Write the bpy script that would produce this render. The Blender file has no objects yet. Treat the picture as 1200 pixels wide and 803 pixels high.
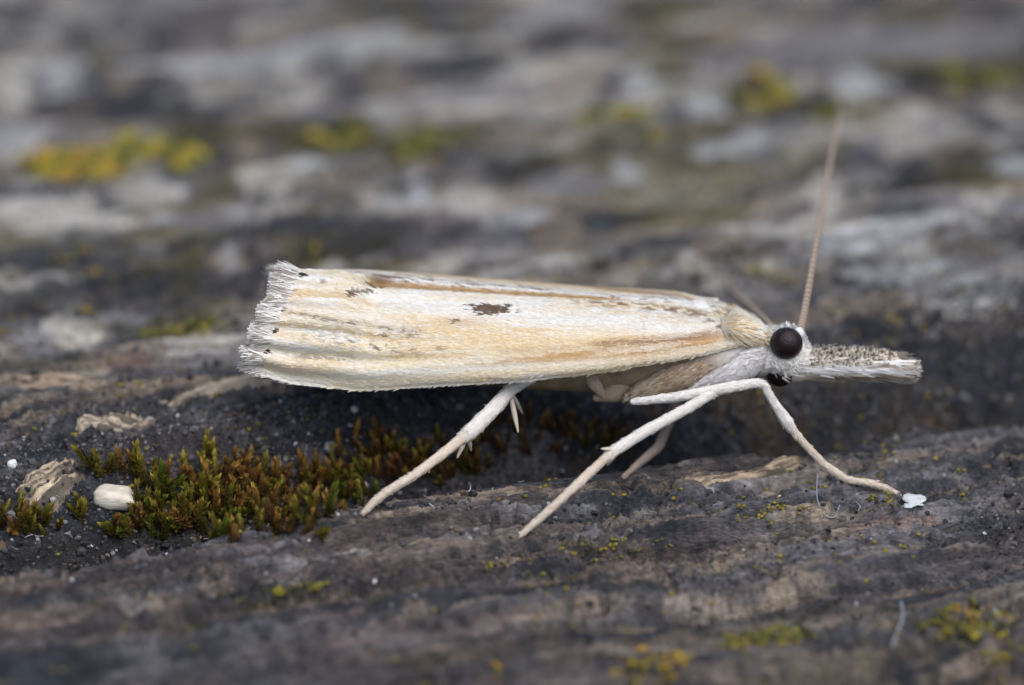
# A grass moth resting on weathered timber, macro view.  1 Blender unit = 1 cm.
import bpy, math, random
import numpy as np
from mathutils import Vector

rng = np.random.default_rng(7)
random.seed(7)
scene = bpy.context.scene
col = scene.collection
scene.unit_settings.system = 'METRIC'
scene.unit_settings.scale_length = 0.01
scene.unit_settings.length_unit = 'CENTIMETERS'

# ------------------------------------------------------------------ camera
PITCH = math.radians(22.0)
DIST = 13.0
TARGET = np.array([0.0, 0.0, 0.225])
FRAME_W = 1200.0 / 550.0                 # width of the picture at the moth, cm
SENSOR = 36.0
LENS = SENSOR * DIST / FRAME_W
fwd = np.array([0.0, math.cos(PITCH), -math.sin(PITCH)])
upv = np.array([0.0, math.sin(PITCH), math.cos(PITCH)])
CAM = TARGET - fwd * DIST
cd = bpy.data.cameras.new('camera')
cam = bpy.data.objects.new('camera', cd)
col.objects.link(cam)
cam.location = CAM
cam.rotation_euler = (math.pi / 2 - PITCH, 0, 0)
cd.sensor_width = SENSOR
cd.lens = LENS
cd.clip_start = 0.1
cd.clip_end = 500.0
cd.dof.use_dof = True
cd.dof.focus_distance = DIST - 0.17
cd.dof.aperture_fstop = LENS * 1e-3 / 0.40
cd.dof.aperture_blades = 0
scene.camera = cam

# ------------------------------------------------------------------ light: bright shade / overcast
world = bpy.data.worlds.new('World')
scene.world = world
world.use_nodes = True
wn = world.node_tree.nodes
wl = world.node_tree.links
sky = wn.new('ShaderNodeTexSky')
sky.sky_type = 'NISHITA'
sky.sun_disc = False
SUN_EL, SUN_AZ = math.radians(60), math.radians(150)
sky.sun_elevation = SUN_EL
sky.sun_rotation = SUN_AZ
sky.air_density = 1.0
sky.dust_density = 3.0
wl.new(sky.outputs[0], wn['Background'].inputs[0])
wn['Background'].inputs[1].default_value = 0.125
sd = bpy.data.lights.new('sun', 'SUN')
sd.energy = 1.5
sd.angle = math.radians(60)
sd.color = (1.0, 0.98, 0.95)
sun = bpy.data.objects.new('sun', sd)
col.objects.link(sun)
sdir = Vector((math.sin(SUN_AZ) * math.cos(SUN_EL), math.cos(SUN_AZ) * math.cos(SUN_EL), math.sin(SUN_EL)))
sun.rotation_euler = sdir.to_track_quat('Z', 'Y').to_euler()
scene.view_settings.view_transform = 'Standard'
scene.view_settings.look = 'None'
scene.view_settings.exposure = 0.42
scene.view_settings.gamma = 1.0
scene.cycles.use_denoising = True
scene.cycles.max_bounces = 6

# ------------------------------------------------------------------ helpers
def ray(px, py):
    u = (px - 600.0) / 550.0
    v = (401.5 - py) / 550.0
    d = fwd * DIST + np.array([1.0, 0, 0]) * u + upv * v
    return d

def P(px, py, y):
    """the point where the sight line of a picture position meets the upright plane at depth y"""
    d = ray(px, py)
    k = (y - CAM[1]) / d[1]
    return CAM + d * k

_T = rng.random((6, 256, 256)).astype(np.float32)
def vnoise(x, y, seed=0):
    t = _T[seed % 6]
    ox, oy = (seed * 37.31) % 256, (seed * 91.7) % 256
    x = np.asarray(x, dtype=np.float64) + ox
    y = np.asarray(y, dtype=np.float64) + oy
    xi = np.floor(x); yi = np.floor(y)
    fx = x - xi; fy = y - yi
    fx = fx * fx * fx * (fx * (fx * 6 - 15) + 10)
    fy = fy * fy * fy * (fy * (fy * 6 - 15) + 10)
    a = xi.astype(np.int64) & 255; b = yi.astype(np.int64) & 255
    a1 = (a + 1) & 255; b1 = (b + 1) & 255
    return (t[a, b] * (1 - fx) + t[a1, b] * fx) * (1 - fy) + (t[a, b1] * (1 - fx) + t[a1, b1] * fx) * fy

def fbm(x, y, seed=0, octs=4, gain=0.5):
    r = 0.0; a = 1.0; s = 0.0
    for k in range(octs):
        r = r + a * vnoise(x * 2.03 ** k, y * 2.03 ** k, seed + k)
        s += a; a *= gain
    return r / s

def sstep(a, b, x):
    t = np.clip((x - a) / (b - a), 0, 1)
    return t * t * (3 - 2 * t)

def srgb(r, g, b):
    f = lambda c: (c / 255.0 / 12.92) if c <= 10 else ((c / 255.0 + 0.055) / 1.055) ** 2.4
    return np.array([f(r), f(g), f(b)])

def mesh_np(name, v, faces, colors=None, smooth=True):
    """v (n,3); faces: (m,4) or (m,3) index array; colors (n,3) linear"""
    me = bpy.data.meshes.new(name)
    v = np.ascontiguousarray(v, dtype=np.float32)
    f = np.ascontiguousarray(faces, dtype=np.int32)
    k = f.shape[1]
    me.vertices.add(len(v)); me.vertices.foreach_set('co', v.ravel())
    me.loops.add(f.size); me.loops.foreach_set('vertex_index', f.ravel())
    me.polygons.add(len(f))
    me.polygons.foreach_set('loop_start', np.arange(0, f.size, k, dtype=np.int32))
    me.polygons.foreach_set('loop_total', np.full(len(f), k, dtype=np.int32))
    me.polygons.foreach_set('use_smooth', np.full(len(f), smooth, dtype=bool))
    me.update(calc_edges=True)
    if colors is not None:
        at = me.color_attributes.new('tint', 'FLOAT_COLOR', 'POINT')
        c = np.ones((len(v), 4), dtype=np.float32); c[:, :3] = np.clip(colors, 0, 1)
        at.data.foreach_set('color', c.ravel())
    return me

def obj(name, me, mat, parent=None, label=None, category=None, group=None, kind=None):
    o = bpy.data.objects.new(name, me)
    col.objects.link(o)
    if me is not None and mat is not None and len(me.materials) == 0:
        me.materials.append(mat)
    if parent is not None:
        o.parent = parent
    for k, val in (('label', label), ('category', category), ('group', group), ('kind', kind)):
        if val:
            o[k] = val
    return o

def grid_faces(ni, nj, wrap=False):
    i, j = np.meshgrid(np.arange(ni - 1), np.arange(nj if wrap else nj - 1), indexing='ij')
    j1 = (j + 1) % nj
    return np.stack([i * nj + j, i * nj + j1, (i + 1) * nj + j1, (i + 1) * nj + j], -1).reshape(-1, 4)

# ------------------------------------------------------------------ materials
def tint_mat(name, rough=0.8, noise_scale=60, noise_amt=0.3, bump=0.0, bump_scale=150, spec=0.25, stretch=None, sss=0.0, flat=None, sheen=0.0, trans=0.0):
    m = bpy.data.materials.new(name); m.use_nodes = True
    nt = m.node_tree; n = nt.nodes; l = nt.links
    b = n['Principled BSDF']
    b.inputs['Roughness'].default_value = rough
    b.inputs['Specular IOR Level'].default_value = spec
    if flat is None:
        a = n.new('ShaderNodeVertexColor'); a.layer_name = 'tint'; csock = a.outputs[0]
    else:
        a = n.new('ShaderNodeRGB'); a.outputs[0].default_value = (*flat, 1); csock = a.outputs[0]
    tc = n.new('ShaderNodeTexCoord')
    mp = n.new('ShaderNodeMapping')
    l.new(tc.outputs['Object'], mp.inputs[0])
    if stretch is not None:
        mp.inputs['Rotation'].default_value = (0, 0, stretch[3])
        mp.inputs['Scale'].default_value = stretch[:3]
    nz = n.new('ShaderNodeTexNoise'); nz.inputs['Scale'].default_value = noise_scale
    nz.inputs['Detail'].default_value = 6; nz.inputs['Roughness'].default_value = 0.65
    l.new(mp.outputs[0], nz.inputs['Vector'])
    mr = n.new('ShaderNodeMapRange')
    mr.inputs[1].default_value = 0.25; mr.inputs[2].default_value = 0.75
    mr.inputs[3].default_value = 1 - noise_amt; mr.inputs[4].default_value = 1 + noise_amt
    l.new(nz.outputs[0], mr.inputs[0])
    mx = n.new('ShaderNodeVectorMath'); mx.operation = 'SCALE'
    l.new(csock, mx.inputs[0]); l.new(mr.outputs[0], mx.inputs['Scale'])
    l.new(mx.outputs[0], b.inputs['Base Color'])
    if sheen:
        b.inputs['Sheen Weight'].default_value = sheen
    if sss:
        b.inputs['Subsurface Weight'].default_value = sss
        b.inputs['Subsurface Radius'].default_value = (0.02, 0.012, 0.006)
        b.inputs['Subsurface Scale'].default_value = 1.0
    if bump:
        n2 = n.new('ShaderNodeTexNoise'); n2.inputs['Scale'].default_value = bump_scale
        n2.inputs['Detail'].default_value = 8; n2.inputs['Roughness'].default_value = 0.7
        l.new(mp.outputs[0], n2.inputs['Vector'])
        bp = n.new('ShaderNodeBump'); bp.inputs['Strength'].default_value = 1.0
        bp.inputs['Distance'].default_value = bump
        l.new(n2.outputs[0], bp.inputs['Height'])
        l.new(bp.outputs[0], b.inputs['Normal'])
    if trans:
        tr = n.new('ShaderNodeBsdfTranslucent'); l.new(mx.outputs[0], tr.inputs[0])
        ms = n.new('ShaderNodeMixShader'); ms.inputs[0].default_value = trans
        l.new(b.outputs[0], ms.inputs[1]); l.new(tr.outputs[0], ms.inputs[2])
        l.new(ms.outputs[0], n['Material Output'].inputs[0])
    return m

# ------------------------------------------------------------------ the timber surface
GA = math.radians(21.0)
GC, GS = math.cos(GA), math.sin(GA)
PN = [-60, -6, -1.5, -1.0, -.6, -.3, -.225, -.195, -.165, -.1, -.04, .02, .08, .15, .3, .6, 1., 1.6, 3, 60]
PH = [-.3, -.2, -.11, -.09, -.065, -.045, -.05, -.075, -.17, -.21, -.18, -.10, -.02, .035, .05, .045, .055, .06, .08, .1]

def coords(x, y):
    m = fbm(x * 1.3 + 3, y * 1.3, 3, 2) - .5
    m2 = fbm(x * 5, y * 5, 5, 2) - .5
    g = x * GC + y * GS
    n = -x * GS + y * GC
    return g, n + .10 * m + .018 * m2

def height(x, y, want=False):
    x = np.asarray(x, dtype=np.float64); y = np.asarray(y, dtype=np.float64)
    g, n = coords(x, y)
    base = np.interp(n, PN, PH)
    dep = np.interp(g, [-2, -1.1, -.3, .05, .5, 2], [.75, .65, .62, .95, 1.35, 1.4])
    fur = sstep(.2, 0, n) * sstep(-.30, -.16, n)
    base = np.where(base < -.055, -.055 + (base + .055) * (1 - fur + fur * dep), base)
    base = base - .03 * np.exp(-((n + .53) / .022) ** 2) * sstep(.9, .2, g) - .20 * np.exp(-((n + 1.24) / .06) ** 2) * sstep(-.1, .3, g) - .03 * np.exp(-((n + .80) / .03) ** 2) * sstep(-.3, .0, g)
    und = (fbm(g * 1.1, n * 2.4, 11, 3) - .5) * (.05 + .07 * sstep(.2, .9, n))
    ledge_n = fbm(g * 1.5, n * 6.5, 21, 4) * .8 + fbm(g * 7, n * 60, 25, 3) * .2
    ledge = sstep(.50, .535, ledge_n) * .018 + sstep(.38, .41, ledge_n) * .016
    gr1 = fbm(g * 2.2, n * 26, 31, 3)
    gr2 = fbm(g * 6, n * 75, 41, 3)
    ridge = 1 - np.abs(2 * fbm(g * 1.8, n * 14, 51, 3) - 1)
    crack = sstep(.965, 1.0, ridge)
    crust_m = .85 * sstep(.42, .62, fbm(g * 2.2, n * 4.5, 61, 3)) 
    bank = sstep(-.2, -.1, n) * sstep(np.interp(g, [-.2, .5], [.30, .20]), np.interp(g, [-.2, .5], [.12, .08]), n)
    crust = np.maximum(crust_m, bank)
    lump = fbm(x * 22, y * 22, 71, 3) - .5
    gran = fbm(x * 75, y * 75, 81, 3, .65) - .5
    gr3 = fbm(g * 3.5, n * 105, 85, 3, .6) - .5
    wood = 1 - .65 * crust
    h = base + und + ledge * wood + (gr1 - .5) * .022 * wood + ((gr2 - .5) * .020 + gr3 * .024) * wood - crack * .03 * (1 - bank)
    h = h + lump * (.012 + .040 * crust + .045 * bank * sstep(.1, .5, g)) + gran * (.007 + .034 * crust)
    if want:
        return h, dict(g=g, n=n, ledge=ledge_n, gr1=gr1, gr2=gr2, crack=crack, crust=crust, bank=bank, lump=lump, gran=gran, und=und, gr3=gr3)
    return h

def ground_hit(px, py):
    d = ray(px, py)
    k = np.linspace(0.80, 1.75, 1600)
    pts = CAM[None] + d[None] * k[:, None]
    below = pts[:, 2] < height(pts[:, 0], pts[:, 1])
    i = int(np.argmax(below)) if below.any() else 1599
    return pts[i]

def axis(lo, hi, core, far):
    """dense spacing over the core stretches, growing steadily outwards"""
    out = []
    p = core[0][0]
    for a, b, s in core:
        out += list(np.arange(a, b, s))
    p = out[-1]; s = core[-1][2]
    right = []
    while p < hi:
        s *= 1.12; p += s; right.append(p)
    p = out[0]; s = core[0][2]
    left = []
    while p > lo:
        s *= 1.12; p -= s; left.append(p)
    return np.array(left[::-1] + out + right)

xs = axis(-40, 40, [(-1.45, 1.45, .0029)], 0)
ys = axis(-14, 60, [(-1.45, -.62, .0055), (-.62, .32, .0026), (.32, 1.1, .0045), (1.1, 3.2, .009)], 0)
X, Y = np.meshgrid(xs, ys, indexing='ij')
Hh, F = height(X, Y, True)
g, n = F['g'], F['n']

C_DARK = np.array([.040, .045, .057]); C_GREY = np.array([.165, .162, .174]); C_TAN = np.array([.40, .32, .235])
C_PALE = np.array([.58, .56, .51]); C_RED = np.array([.21, .155, .135]); C_OLIVE = np.array([.11, .095, .028]); C_BLACK = np.array([.018, .017, .016])
C_BLUE = np.array([.54, .56, .58])
def mix(c, d, m):
    return c * (1 - m[..., None]) + np.asarray(d) * m[..., None]
st = fbm(g * 1.6, n * 9, 101, 4)
st2 = fbm(g * 3.5, n * 30, 111, 4)
blot = fbm(X * 3.5, Y * 3.5, 121, 4)
c = np.broadcast_to(C_DARK, X.shape + (3,)).copy()
c = mix(c, C_GREY, sstep(.36, .62, st * .55 + st2 * .25 + blot * .2))
c = mix(c, C_GREY * 1.7, .6 * sstep(.3, .8, n) * sstep(.40, .62, fbm(g * 1.3, n * 5, 126, 4)))
c = mix(c, C_RED, .45 * sstep(.56, .68, fbm(g * 2.2, n * 14, 131, 4)))
c = mix(c, C_TAN, .75 * sstep(.57, .66, F['ledge'] * .6 + st2 * .4) * (1 - F['bank']))
c = mix(c, C_PALE * .75, .7 * sstep(.60, .70, fbm(g * 2.0, n * 8, 141, 4)) * sstep(.25, .6, n))
mot = fbm(g * 4.5, n * 9, 143, 4)
c = mix(c, C_PALE, .75 * sstep(.585, .66, mot) * sstep(.2, .6, n))
c = mix(c, C_DARK, .7 * sstep(.44, .36, mot) * sstep(.2, .6, n))
c = mix(c, C_TAN * .9, .5 * sstep(.58, .66, fbm(g * 5, n * 10, 147, 3)) * sstep(.2, .6, n))
c = mix(c, C_DARK * .85, .75 * F['crust'] * sstep(.3, .55, fbm(X * 9, Y * 9, 151, 3)))
c = mix(c, C_OLIVE, .6 * sstep(.60, .70, fbm(X * 2.6, Y * 3.2, 161, 4)) * sstep(.3, .8, n))
c = mix(c, C_TAN * .75, .48 * sstep(.54, .63, fbm(g * 1.4, n * 20, 213, 4)) * sstep(-.2, -.26, n))
c = mix(c, C_RED * .9, .3 * sstep(.52, .62, fbm(g * 1.8, n * 13, 217, 4)) * sstep(-.2, -.26, n))
c = mix(c, np.array([.10, .065, .038]), .7 * sstep(.52, .62, fbm(X * 13, Y * 13, 219, 3)) * F['bank'] * sstep(-.1, .3, g))
c = mix(c, C_BLACK, .8 * F['crack'])
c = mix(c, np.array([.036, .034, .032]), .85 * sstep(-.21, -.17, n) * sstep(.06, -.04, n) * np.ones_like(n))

KEY = dict(p=C_PALE, t=C_TAN, d=C_DARK * .8, b=C_BLUE, r=C_RED * 1.3, o=C_OLIVE, g=C_GREY * 1.6, k=C_BLACK)
PATCHES = [  # picture position, half sizes in pixels, colour key, strength: bare pale wood, dark crust, weathered streaks
    (270, 72, 130, 17, 'b', .8), (410, 46, 70, 16, 'b', .75), (640, 14, 70, 15, 'b', .7), (50, 252, 95, 26, 'p', .95),
    (325, 215, 36, 18, 'p', .9), (288, 178, 25, 15, 't', .9), (370, 192, 22, 12, 'b', .7), (15, 92, 22, 20, 'p', .8),
    (70, 88, 34, 16, 'b', .7), (18, 175, 34, 26, 'b', .7), (170, 236, 46, 16, 'p', .7), (195, 255, 20, 14, 'b', .6),
    (830, 128, 34, 18, 'b', .9), (1012, 96, 42, 18, 'b', .85), (1075, 141, 55, 13, 'p', .8), (865, 172, 52, 12, 'b', .7),
    (870, 50, 60, 22, 't', .6), (980, 55, 150, 26, 'g', .7), (1110, 45, 90, 22, 'g', .7), (750, 98, 28, 14, 'b', .7), (735, 200, 16, 14, 'b', .7),
    (470, 100, 50, 12, 't', .4), (560, 115, 60, 14, 'g', .8), (490, 225, 16, 24, 'b', .7), (470, 238, 34, 10, 'b', .6),
    (600, 248, 40, 10, 'b', .6), (820, 262, 110, 10, 't', .8), (690, 222, 60, 9, 'g', .9), (1090, 268, 130, 17, 'b', .8), (980, 290, 70, 14, 'b', .8),
    (1000, 205, 40, 12, 'g', .8), (1080, 225, 60, 10, 'g', .6), (1190, 200, 30, 14, 'b', .7), (1190, 250, 60, 10, 'b', .6), (1080, 340, 70, 9, 'g', .8),
    (1130, 368, 55, 10, 'p', .85), (1060, 378, 50, 8, 't', .6), (880, 330, 60, 8, 't', .4), (980, 345, 60, 8, 'g', .8),
    (85, 395, 34, 16, 'p', .8), (45, 400, 26, 10, 'g', .9), (80, 360, 18, 10, 'p', .7), (170, 378, 34, 6, 'g', .9), (175, 292, 20, 12, 'p', .7),
    (390, 308, 44, 6, 'p', .7), (270, 312, 30, 7, 't', .5), (270, 300, 14, 10, 'b', .5), (250, 265, 60, 12, 'g', .7),
    (810, 310, 18, 10, 'p', .7), (835, 325, 10, 14, 'p', .6), (590, 310, 60, 8, 'g', .8), (640, 320, 50, 7, 'g', .6),
    (230, 135, 110, 15, 'd', .8), (600, 205, 55, 14, 'd', .7), (100, 300, 130, 26, 'd', .8), (60, 340, 90, 20, 'd', .7), (210, 165, 40, 14, 'd', .7), (510, 165, 70, 14, 'd', .6),
    (1130, 182, 70, 11, 'd', .6), (900, 215, 45, 11, 'd', .6), (1060, 432, 170, 26, 'd', .7), (440, 270, 60, 16, 'd', .6), (380, 270, 60, 16, 'd', .6),
    (730, 255, 40, 9, 'd', .6), (1000, 352, 110, 13, 't', .7), (1130, 343, 80, 11, 'b', .65), (890, 352, 46, 9, 'g', .9), (1060, 318, 90, 9, 'b', .6), (1160, 310, 60, 9, 'g', .9), (930, 300, 50, 9, 'g', .8), (1090, 395, 60, 6, 'g', .7), (960, 385, 40, 6, 'g', .6), (120, 65, 14, 18, 'o', .6), (20, 30, 16, 12, 'g', .6), (790, 20, 60, 14, 'o', .6), (560, 40, 20, 12, 'o', .5),
    (1060, 15, 60, 10, 'o', .6), (630, 155, 60, 16, 't', .35), (650, 165, 40, 10, 'o', .4),
    (40, 450, 80, 8, 't', .7), (110, 432, 70, 6, 'r', .7), (240, 425, 60, 6, 'g', .8), (100, 458, 30, 4, 't', .6),
    (460, 636, 55, 6, 't', .8), (250, 690, 34, 6, 't', .55), (200, 700, 26, 6, 't', .6), (30, 690, 50, 7, 't', .5), (160, 708, 22, 7, 'p', .4), (200, 714, 30, 6, 't', .5), (340, 685, 30, 6, 'p', .5), (590, 655, 50, 4, 't', .6), (855, 655, 55, 7, 't', .7), (930, 630, 60, 5, 't', .5), (985, 634, 16, 5, 't', .8), (1050, 610, 70, 5, 'r', .9), (1120, 600, 60, 5, 'g', .9),
    (930, 680, 40, 6, 't', .6), (800, 712, 60, 4, 't', .5), (730, 665, 50, 6, 'r', .9), (750, 610, 60, 7, 'p', .4), (490, 715, 24, 8, 't', .5), (420, 745, 60, 10, 'r', .7), (620, 745, 40, 8, 'r', .7), (380, 730, 50, 8, 'r', .7), (1030, 735, 30, 6, 't', .5), (1150, 620, 60, 8, 'd', .6), (1050, 660, 120, 12, 'd', .6), (350, 655, 60, 7, 'g', .8), (150, 660, 70, 8, 'd', .5), (280, 790, 160, 14, 'd', .6), (640, 780, 120, 14, 'd', .6), (1190, 770, 60, 10, 'r', .6), (640, 600, 80, 6, 'g', .8), (700, 620, 60, 5, 'g', .8), (900, 560, 60, 5, 'g', .6), (1160, 520, 60, 8, 'g', .6), (1190, 535, 20, 5, 't', .6),
]
edge_n = fbm(X * 9, Y * 9, 171, 3) - .5
edge_m = fbm(g * 4, n * 34, 181, 3) - .5
streak_m = np.maximum(.3 + .7 * sstep(.36, .56, fbm(g * 5, n * 48, 187, 3)), .95 * sstep(.15, .45, n))
for px, py, rx, ry, key, s in PATCHES:
    p = ground_hit(px, py)
    sc = np.dot(p - CAM, fwd) / DIST
    ax = rx / 550 * sc * 1.0
    ay = ry / 550 * sc / math.sin(PITCH) * .9
    tilt = GA * (.75 if rx > 2 * ry else .3)
    R = max(ax, ay) * 1.7
    i0, i1 = np.searchsorted(xs, [p[0] - R, p[0] + R]); j0, j1 = np.searchsorted(ys, [p[1] - R, p[1] + R])
    sl = np.s_[i0:i1, j0:j1]
    dx = X[sl] - p[0]; dy = Y[sl] - p[1]
    a = (dx * math.cos(tilt) + dy * math.sin(tilt)) / ax
    b = (-dx * math.sin(tilt) + dy * math.cos(tilt)) / ay
    q = np.sqrt(a * a + b * b) + edge_n[sl] * 1.1 + edge_m[sl] * 1.7
    m = s * sstep(1.12, .70, q) * streak_m[sl]
    c[sl] = mix(c[sl], KEY[key], m)
fine = (.45 + 1.1 * fbm(g * 9, n * 95, 191, 4, .6)) * (1 + .9 * F['gr3'] * (1 - F['bank']))
spot = sstep(.56, .66, fbm(X * 26, Y * 34, 197, 3)) * sstep(.2, -.2, n)
c = mix(c, C_DARK * .8, .6 * spot)
grn = .55 + .9 * fbm(X * 75, Y * 75, 201, 3, .65)
c = c * (fine * grn)[..., None]
me = mesh_np('ground', np.stack([X, Y, Hh], -1).reshape(-1, 3), grid_faces(len(xs), len(ys))[:, ::-1], c.reshape(-1, 3))
M_ground = tint_mat('weathered_timber', .8, 160, .7, .016, 150, spec=.3, stretch=(.35, 1, 1, -GA))
ground = obj('ground', me, M_ground, label='weathered grey timber with a mossy split along its grain', kind='structure')

def gz(x, y):
    return float(height(np.array([x]), np.array([y]))[0])

# ------------------------------------------------------------------ general shape builders
def catmull(pts, m):
    pts = np.asarray(pts, dtype=float)
    k = len(pts)
    ext = np.vstack([2 * pts[0] - pts[1], pts, 2 * pts[-1] - pts[-2]])
    t = np.linspace(0, k - 1 - 1e-9, m)
    i = t.astype(int); f = (t - i)[:, None]
    a, b, c_, d = ext[i], ext[i + 1], ext[i + 2], ext[i + 3]
    return .5 * ((2 * b) + (c_ - a) * f + (2 * a - 5 * b + 4 * c_ - d) * f ** 2 + (3 * b - a - 3 * c_ + d) * f ** 3)

def tube(pts, radii, nseg=14, sides=12, flat=1.0, wob=0.0, seed=0, linear=False):
    """smooth tapered tube with closed round ends -> (verts grid (m,sides,3))"""
    pr = np.column_stack([np.asarray(pts, float), np.asarray(radii, float)])
    m = nseg * (len(pts) - 1) + 1
    if linear:
        t = np.linspace(0, len(pts) - 1, m); pc = np.stack([np.interp(t, np.arange(len(pts)), pr[:, k]) for k in range(4)], -1)
        for _ in range(2):
            q_ = pc.copy(); pc[1:-1] = (q_[:-2] + q_[1:-1] * 2 + q_[2:]) / 4
            q_ = pc.copy(); pc[2:-2] = (q_[:-4] + q_[2:-2] * 2 + q_[4:]) / 4
    else:
        pc = catmull(pr, m)
    cen, r = pc[:, :3], np.maximum(pc[:, 3], 1e-5)
    tan = np.gradient(cen, axis=0); tan /= np.linalg.norm(tan, axis=1)[:, None] + 1e-12
    ref = np.array([0.0, 1.0, 0.0])
    nrm = np.cross(tan, ref); nrm /= np.linalg.norm(nrm, axis=1)[:, None] + 1e-12
    bi = np.cross(tan, nrm)
    # round off the ends
    cap = 4
    rs = []; cs = []
    for k in range(cap):
        a = (k / cap) * math.pi / 2
        cs.append(cen[0] - tan[0] * r[0] * math.cos(a)); rs.append(r[0] * math.sin(a) + 1e-5)
    ce = []; re = []
    for k in range(cap - 1, -1, -1):
        a = (k / cap) * math.pi / 2
        ce.append(cen[-1] + tan[-1] * r[-1] * math.cos(a)); re.append(r[-1] * math.sin(a) + 1e-5)
    cen2 = np.vstack([cs, cen, ce]); r2 = np.concatenate([rs, r, re])
    N = np.vstack([np.repeat(nrm[:1], cap, 0), nrm, np.repeat(nrm[-1:], cap, 0)])
    B = np.vstack([np.repeat(bi[:1], cap, 0), bi, np.repeat(bi[-1:], cap, 0)])
    th = np.linspace(0, 2 * math.pi, sides, endpoint=False)
    ring = N[:, None] * np.cos(th)[None, :, None] + B[:, None] * np.sin(th)[None, :, None] * flat
    rr = r2[:, None]
    if wob:
        ii, jj = np.meshgrid(np.arange(len(r2)), np.arange(sides), indexing='ij')
        rr = rr * (1 + wob * (vnoise(ii * .45, np.cos(th)[jj] * 2 + 3 * np.sin(th)[jj], seed) - .5) * 2)
    return cen2[:, None] + ring * rr[..., None]

def join_grids(grids, colors, wrap=True):
    V, Fc, C = [], [], []
    off = 0
    for G_, cc in zip(grids, colors):
        V.append(G_.reshape(-1, 3)); Fc.append(grid_faces(G_.shape[0], G_.shape[1], wrap) + off)
        C.append(np.broadcast_to(cc, G_.shape).reshape(-1, 3)); off += G_.shape[0] * G_.shape[1]
    return np.vstack(V), np.vstack(Fc), np.vstack(C)

def sample_grid(G_, fi, fj, wrap):
    ni, nj = G_.shape[:2]
    i = np.clip(fi.astype(int), 0, ni - 2); a = (fi - i)[:, None]
    j = fj.astype(int); b = (fj - j)[:, None]
    if wrap:
        j0, j1 = j % nj, (j + 1) % nj
    else:
        j = np.clip(j, 0, nj - 2); j0, j1 = j, j + 1; b = (fj - j)[:, None]
    p00, p01, p10, p11 = G_[i, j0], G_[i, j1], G_[i + 1, j0], G_[i + 1, j1]
    pos = (p00 * (1 - b) + p01 * b) * (1 - a) + (p10 * (1 - b) + p11 * b) * a
    ti = (p10 - p00) * (1 - b) + (p11 - p01) * b
    tj = (p01 - p00) * (1 - a) + (p11 - p10) * a
    nn = np.cross(ti, tj)
    nn /= np.linalg.norm(nn, axis=1)[:, None] + 1e-12
    ti /= np.linalg.norm(ti, axis=1)[:, None] + 1e-12
    return pos, nn, ti

def scales_mesh(name, pos, nrm, dirs, length, width, lift, colors, tip_shade=1.0, curl=0.0, tip_w=.35):
    """overlapping moth scales / hairs: narrow bent blades, two quads each"""
    k = len(pos)
    side = np.cross(nrm, dirs); side /= np.linalg.norm(side, axis=1)[:, None] + 1e-12
    L = np.broadcast_to(length, (k,))[:, None]; W = np.broadcast_to(width, (k,))[:, None] * .5
    lf = np.broadcast_to(lift, (k,))[:, None]
    b0 = pos + nrm * .0004
    mid = b0 + dirs * L * .55 + nrm * L * lf * .6
    tip = b0 + dirs * L + nrm * L * (lf + curl)
    V = np.stack([b0 - side * W * .6, b0 + side * W * .6, mid - side * W, mid + side * W, tip - side * W * tip_w, tip + side * W * tip_w], 1)
    Fq = np.array([[0, 1, 3, 2], [2, 3, 5, 4]])
    Fc = (np.arange(k)[:, None, None] * 6 + Fq[None]).reshape(-1, 4)
    C = np.repeat(colors[:, None], 6, 1).copy(); C[:, 4:] *= tip_shade
    return mesh_np(name, V.reshape(-1, 3), Fc, C.reshape(-1, 3), smooth=False)

# ------------------------------------------------------------------ the moth
moth = bpy.data.objects.new('moth', None)
col.objects.link(moth)
moth.empty_display_size = .05
moth['label'] = 'cream and straw coloured grass moth with long snout standing on the weathered timber'
moth['category'] = 'moth'
M_wing = tint_mat('wing_membrane', .75, 200, .08, .0015, 500, spec=.15, stretch=(.2, 1, 1, 0))
M_scale = tint_mat('wing_scales', .62, 300, .10, 0, spec=.3, trans=.15)
M_body = tint_mat('body_cuticle', .8, 160, .18, .003, 300, spec=.2)
M_leg = tint_mat('leg_scales', .75, 250, .12, .0012, 500, spec=.2)

W_WHITE = np.array([.82, .81, .77]); W_CREAM = np.array([.79, .70, .51]); W_STRAW = np.array([.74, .57, .33]); W_TAN = np.array([.55, .34, .14])
W_BROWN = np.array([.20, .105, .045]); W_GREY = np.array([.36, .31, .26]); W_BLACK = np.array([.035, .025, .02])

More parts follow.
